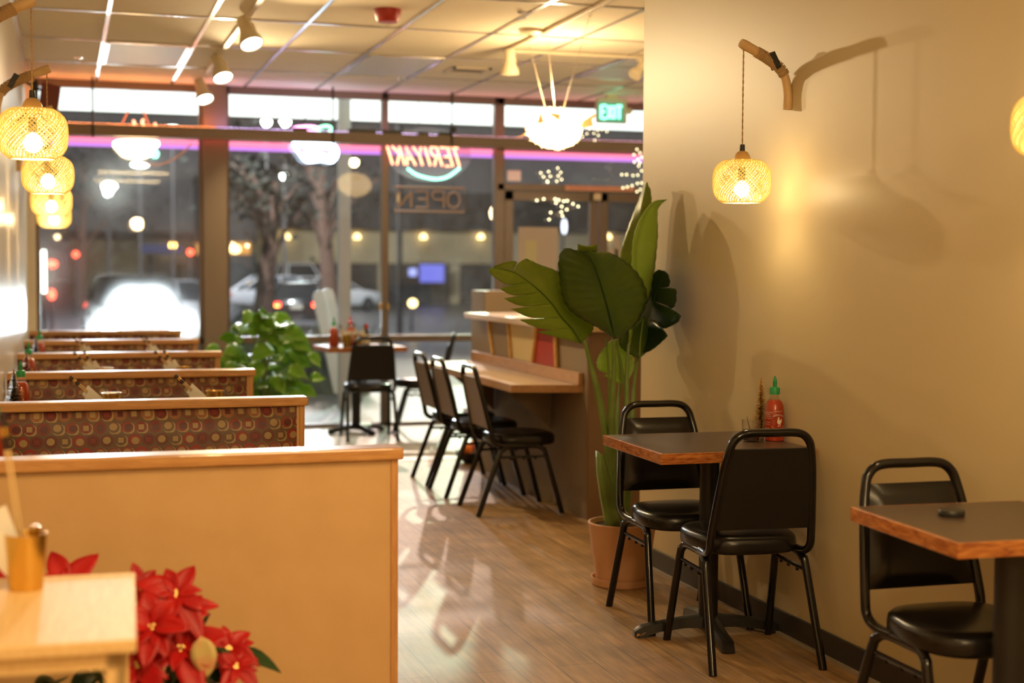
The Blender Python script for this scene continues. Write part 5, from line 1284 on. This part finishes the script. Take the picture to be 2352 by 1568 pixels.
# trees
def tree(label, px, Y, h, r, lean=0, crown='twig', nl=900):
    q = PY(px, 700, Y); t = thing('tree', label, 'tree', (q.x, Y, gz(Y))); m = MB()
    m.tube(catmull([(0, 0, 0), (lean*.3, 0, h*.3), (lean*.7, 0, h*.6), (lean, 0, h*.9)], 4), [.30, .10], 8)
    tips = []
    for i in range(12):
        a = random.uniform(0, 6.28); b = V((lean*.6, 0, h*random.uniform(.35, .75))); e = b+V((math.cos(a)*r, math.sin(a)*r, h*.3)); m.tube([b, (b+e)/2+V((0, 0, .2)), e], [.08, .02], 5); tips.append(e)
    m.build('trunk', 'bark', t, smooth=True); m = MB()
    for i in range(nl):
        b = random.choice(tips)+V((random.gauss(0, r*.45), random.gauss(0, r*.45), random.gauss(0, r*.4))); a = random.uniform(0, 6.28); s_ = random.uniform(.12, .3)
        m.add([b, b+V((math.cos(a)*s_, math.sin(a)*s_, .05)), b+V((math.cos(a+1)*s_*.6, math.sin(a+1)*s_*.6, s_*.7))], [(0, 1, 2)])
    m.build('crown', crown, t)
tree('tree with a reddish trunk and a pale fuzzy crown outside, right of the brown pillar', 602, 36, 4.3, .9, .3, nl=500)
tree('dark bare tree outside behind the pale post', 765, 41, 5.2, 1.0, -.4, nl=160)
tree('dark tree far outside in the left window', 185, 70, 7.5, 2.2, .2)

# ------------------------------------------------------------------ light
w = bpy.data.worlds.new('night'); scn.world = w; w.use_nodes = True
bg = w.node_tree.nodes['Background']; bg.inputs[0].default_value = (.85, .80, .80, 1); bg.inputs[1].default_value = .085
WARM = (1, .70, .345)
WARM2 = (1, .74, .40)
# left track spot heads
for p, tg, e in zip(hp, ((2.5, 5.6, .9), (2.6, 6.2, 1.0), (2.2, 11.7, .8)), (135, 120, 110)):
    light('track_spot', 'SPOT', p+V((.01, -.02, -.02)), e, WARM2, .035, target=tg, angle=math.radians(115), blend=1)
light('track_spot', 'SPOT', h4+V((0, 0, -.03)), 60, WARM, .04, target=(2.9, 9.6, 0), angle=math.radians(100), blend=.8)
# unseen fill lights added above and behind the camera
for x, y, e in ((1.1, 1.2, 46), (1.1, -1.2, 48)):
    light('front_fill', 'AREA', (x, y, 2.94), e, WARM, (1.1, .5), target=(x, y, 0))
light('front_fill_spot', 'SPOT', (1.1, 2.2, 2.8), 42, (1, .66, .30), .04, target=(.25, 4.1, .45), angle=math.radians(62), blend=.9)  # unseen spots added to light the plywood back and side table
light('front_fill_spot', 'SPOT', (.7, 1.6, 2.8), 14, (1, .72, .36), .04, target=(-.05, 3.0, .7), angle=math.radians(50), blend=.8)
for x, y, tg, e in ((1.2, .2, (1.2, 3.2, 2.98), 85), (1.2, -1.0, (1.2, -.5, 2.98), 60)):
    light('ceiling_fill', 'SPOT', (x, y, 2.15), e, (1, .70, .36), .1, target=tg, angle=math.radians(130), blend=1)  # unseen uplights added to brighten the ceiling
for x, y in ((3.5, 34), (8, 52), (1, 48)):
    light('lot_fill', 'POINT', (x, y, 7.5), 5000, (.9, .95, 1), .15)  # unseen lights added to brighten the parked cars
for x, y in ((.6, 13.9), (3.4, 13.9), (6, 13.9)):
    t = thing('soffit_fill', 'added unseen fill light under the canopy outside, above the windows', 'light', (x, y, 3.32), group='added lights under the canopy')
    MB().lathe([(0, -.004), (.09, -.004), (.10, -.012), (.10, 0)], 16).build('trim_ring', 'whitemetal', t); light('soffit_fill_glow', 'POINT', (x, y, 3.2), 24, (.88, 1, .92), .08)  # made-up lights that brighten the sidewalk and white board
light('right_room_fill', 'POINT', (5.12, 8.4, 2.1), 50, (1, .76, .46), .12)  # unseen light added to brighten the right-hand ceiling and counter end
light('fish_glow', 'POINT', (fc.x, fc.y, fc.z+.25), 26, (1, .72, .38), .05)
# parking lot floodlights shining in through the glass
def flood(x, y, z, e, col, tg, nm):
    t = thing('floodlight', nm, 'street light', (x, y, 0)); MB().box(-.2, .2, -.1, .1, z+.06, z+.2).tube([(0, .3, gz(y)), (0, .3, z+.1)], .07, 8).build('pole', 'roofd', t)
    light('flood_beam', 'SPOT', (x, y, z), e, col, .12, target=tg, angle=math.radians(70), blend=.5)
flood(9.1, 30, 7.4, 5200, (.82, 1, .70), (2, 8, 0), 'tall parking lot floodlight above the windows, out to the right')
flood(7.6, 33, 8.6, 3800, (1, .74, .62), (2, 8, 0), 'tall parking lot floodlight farther right above the windows')
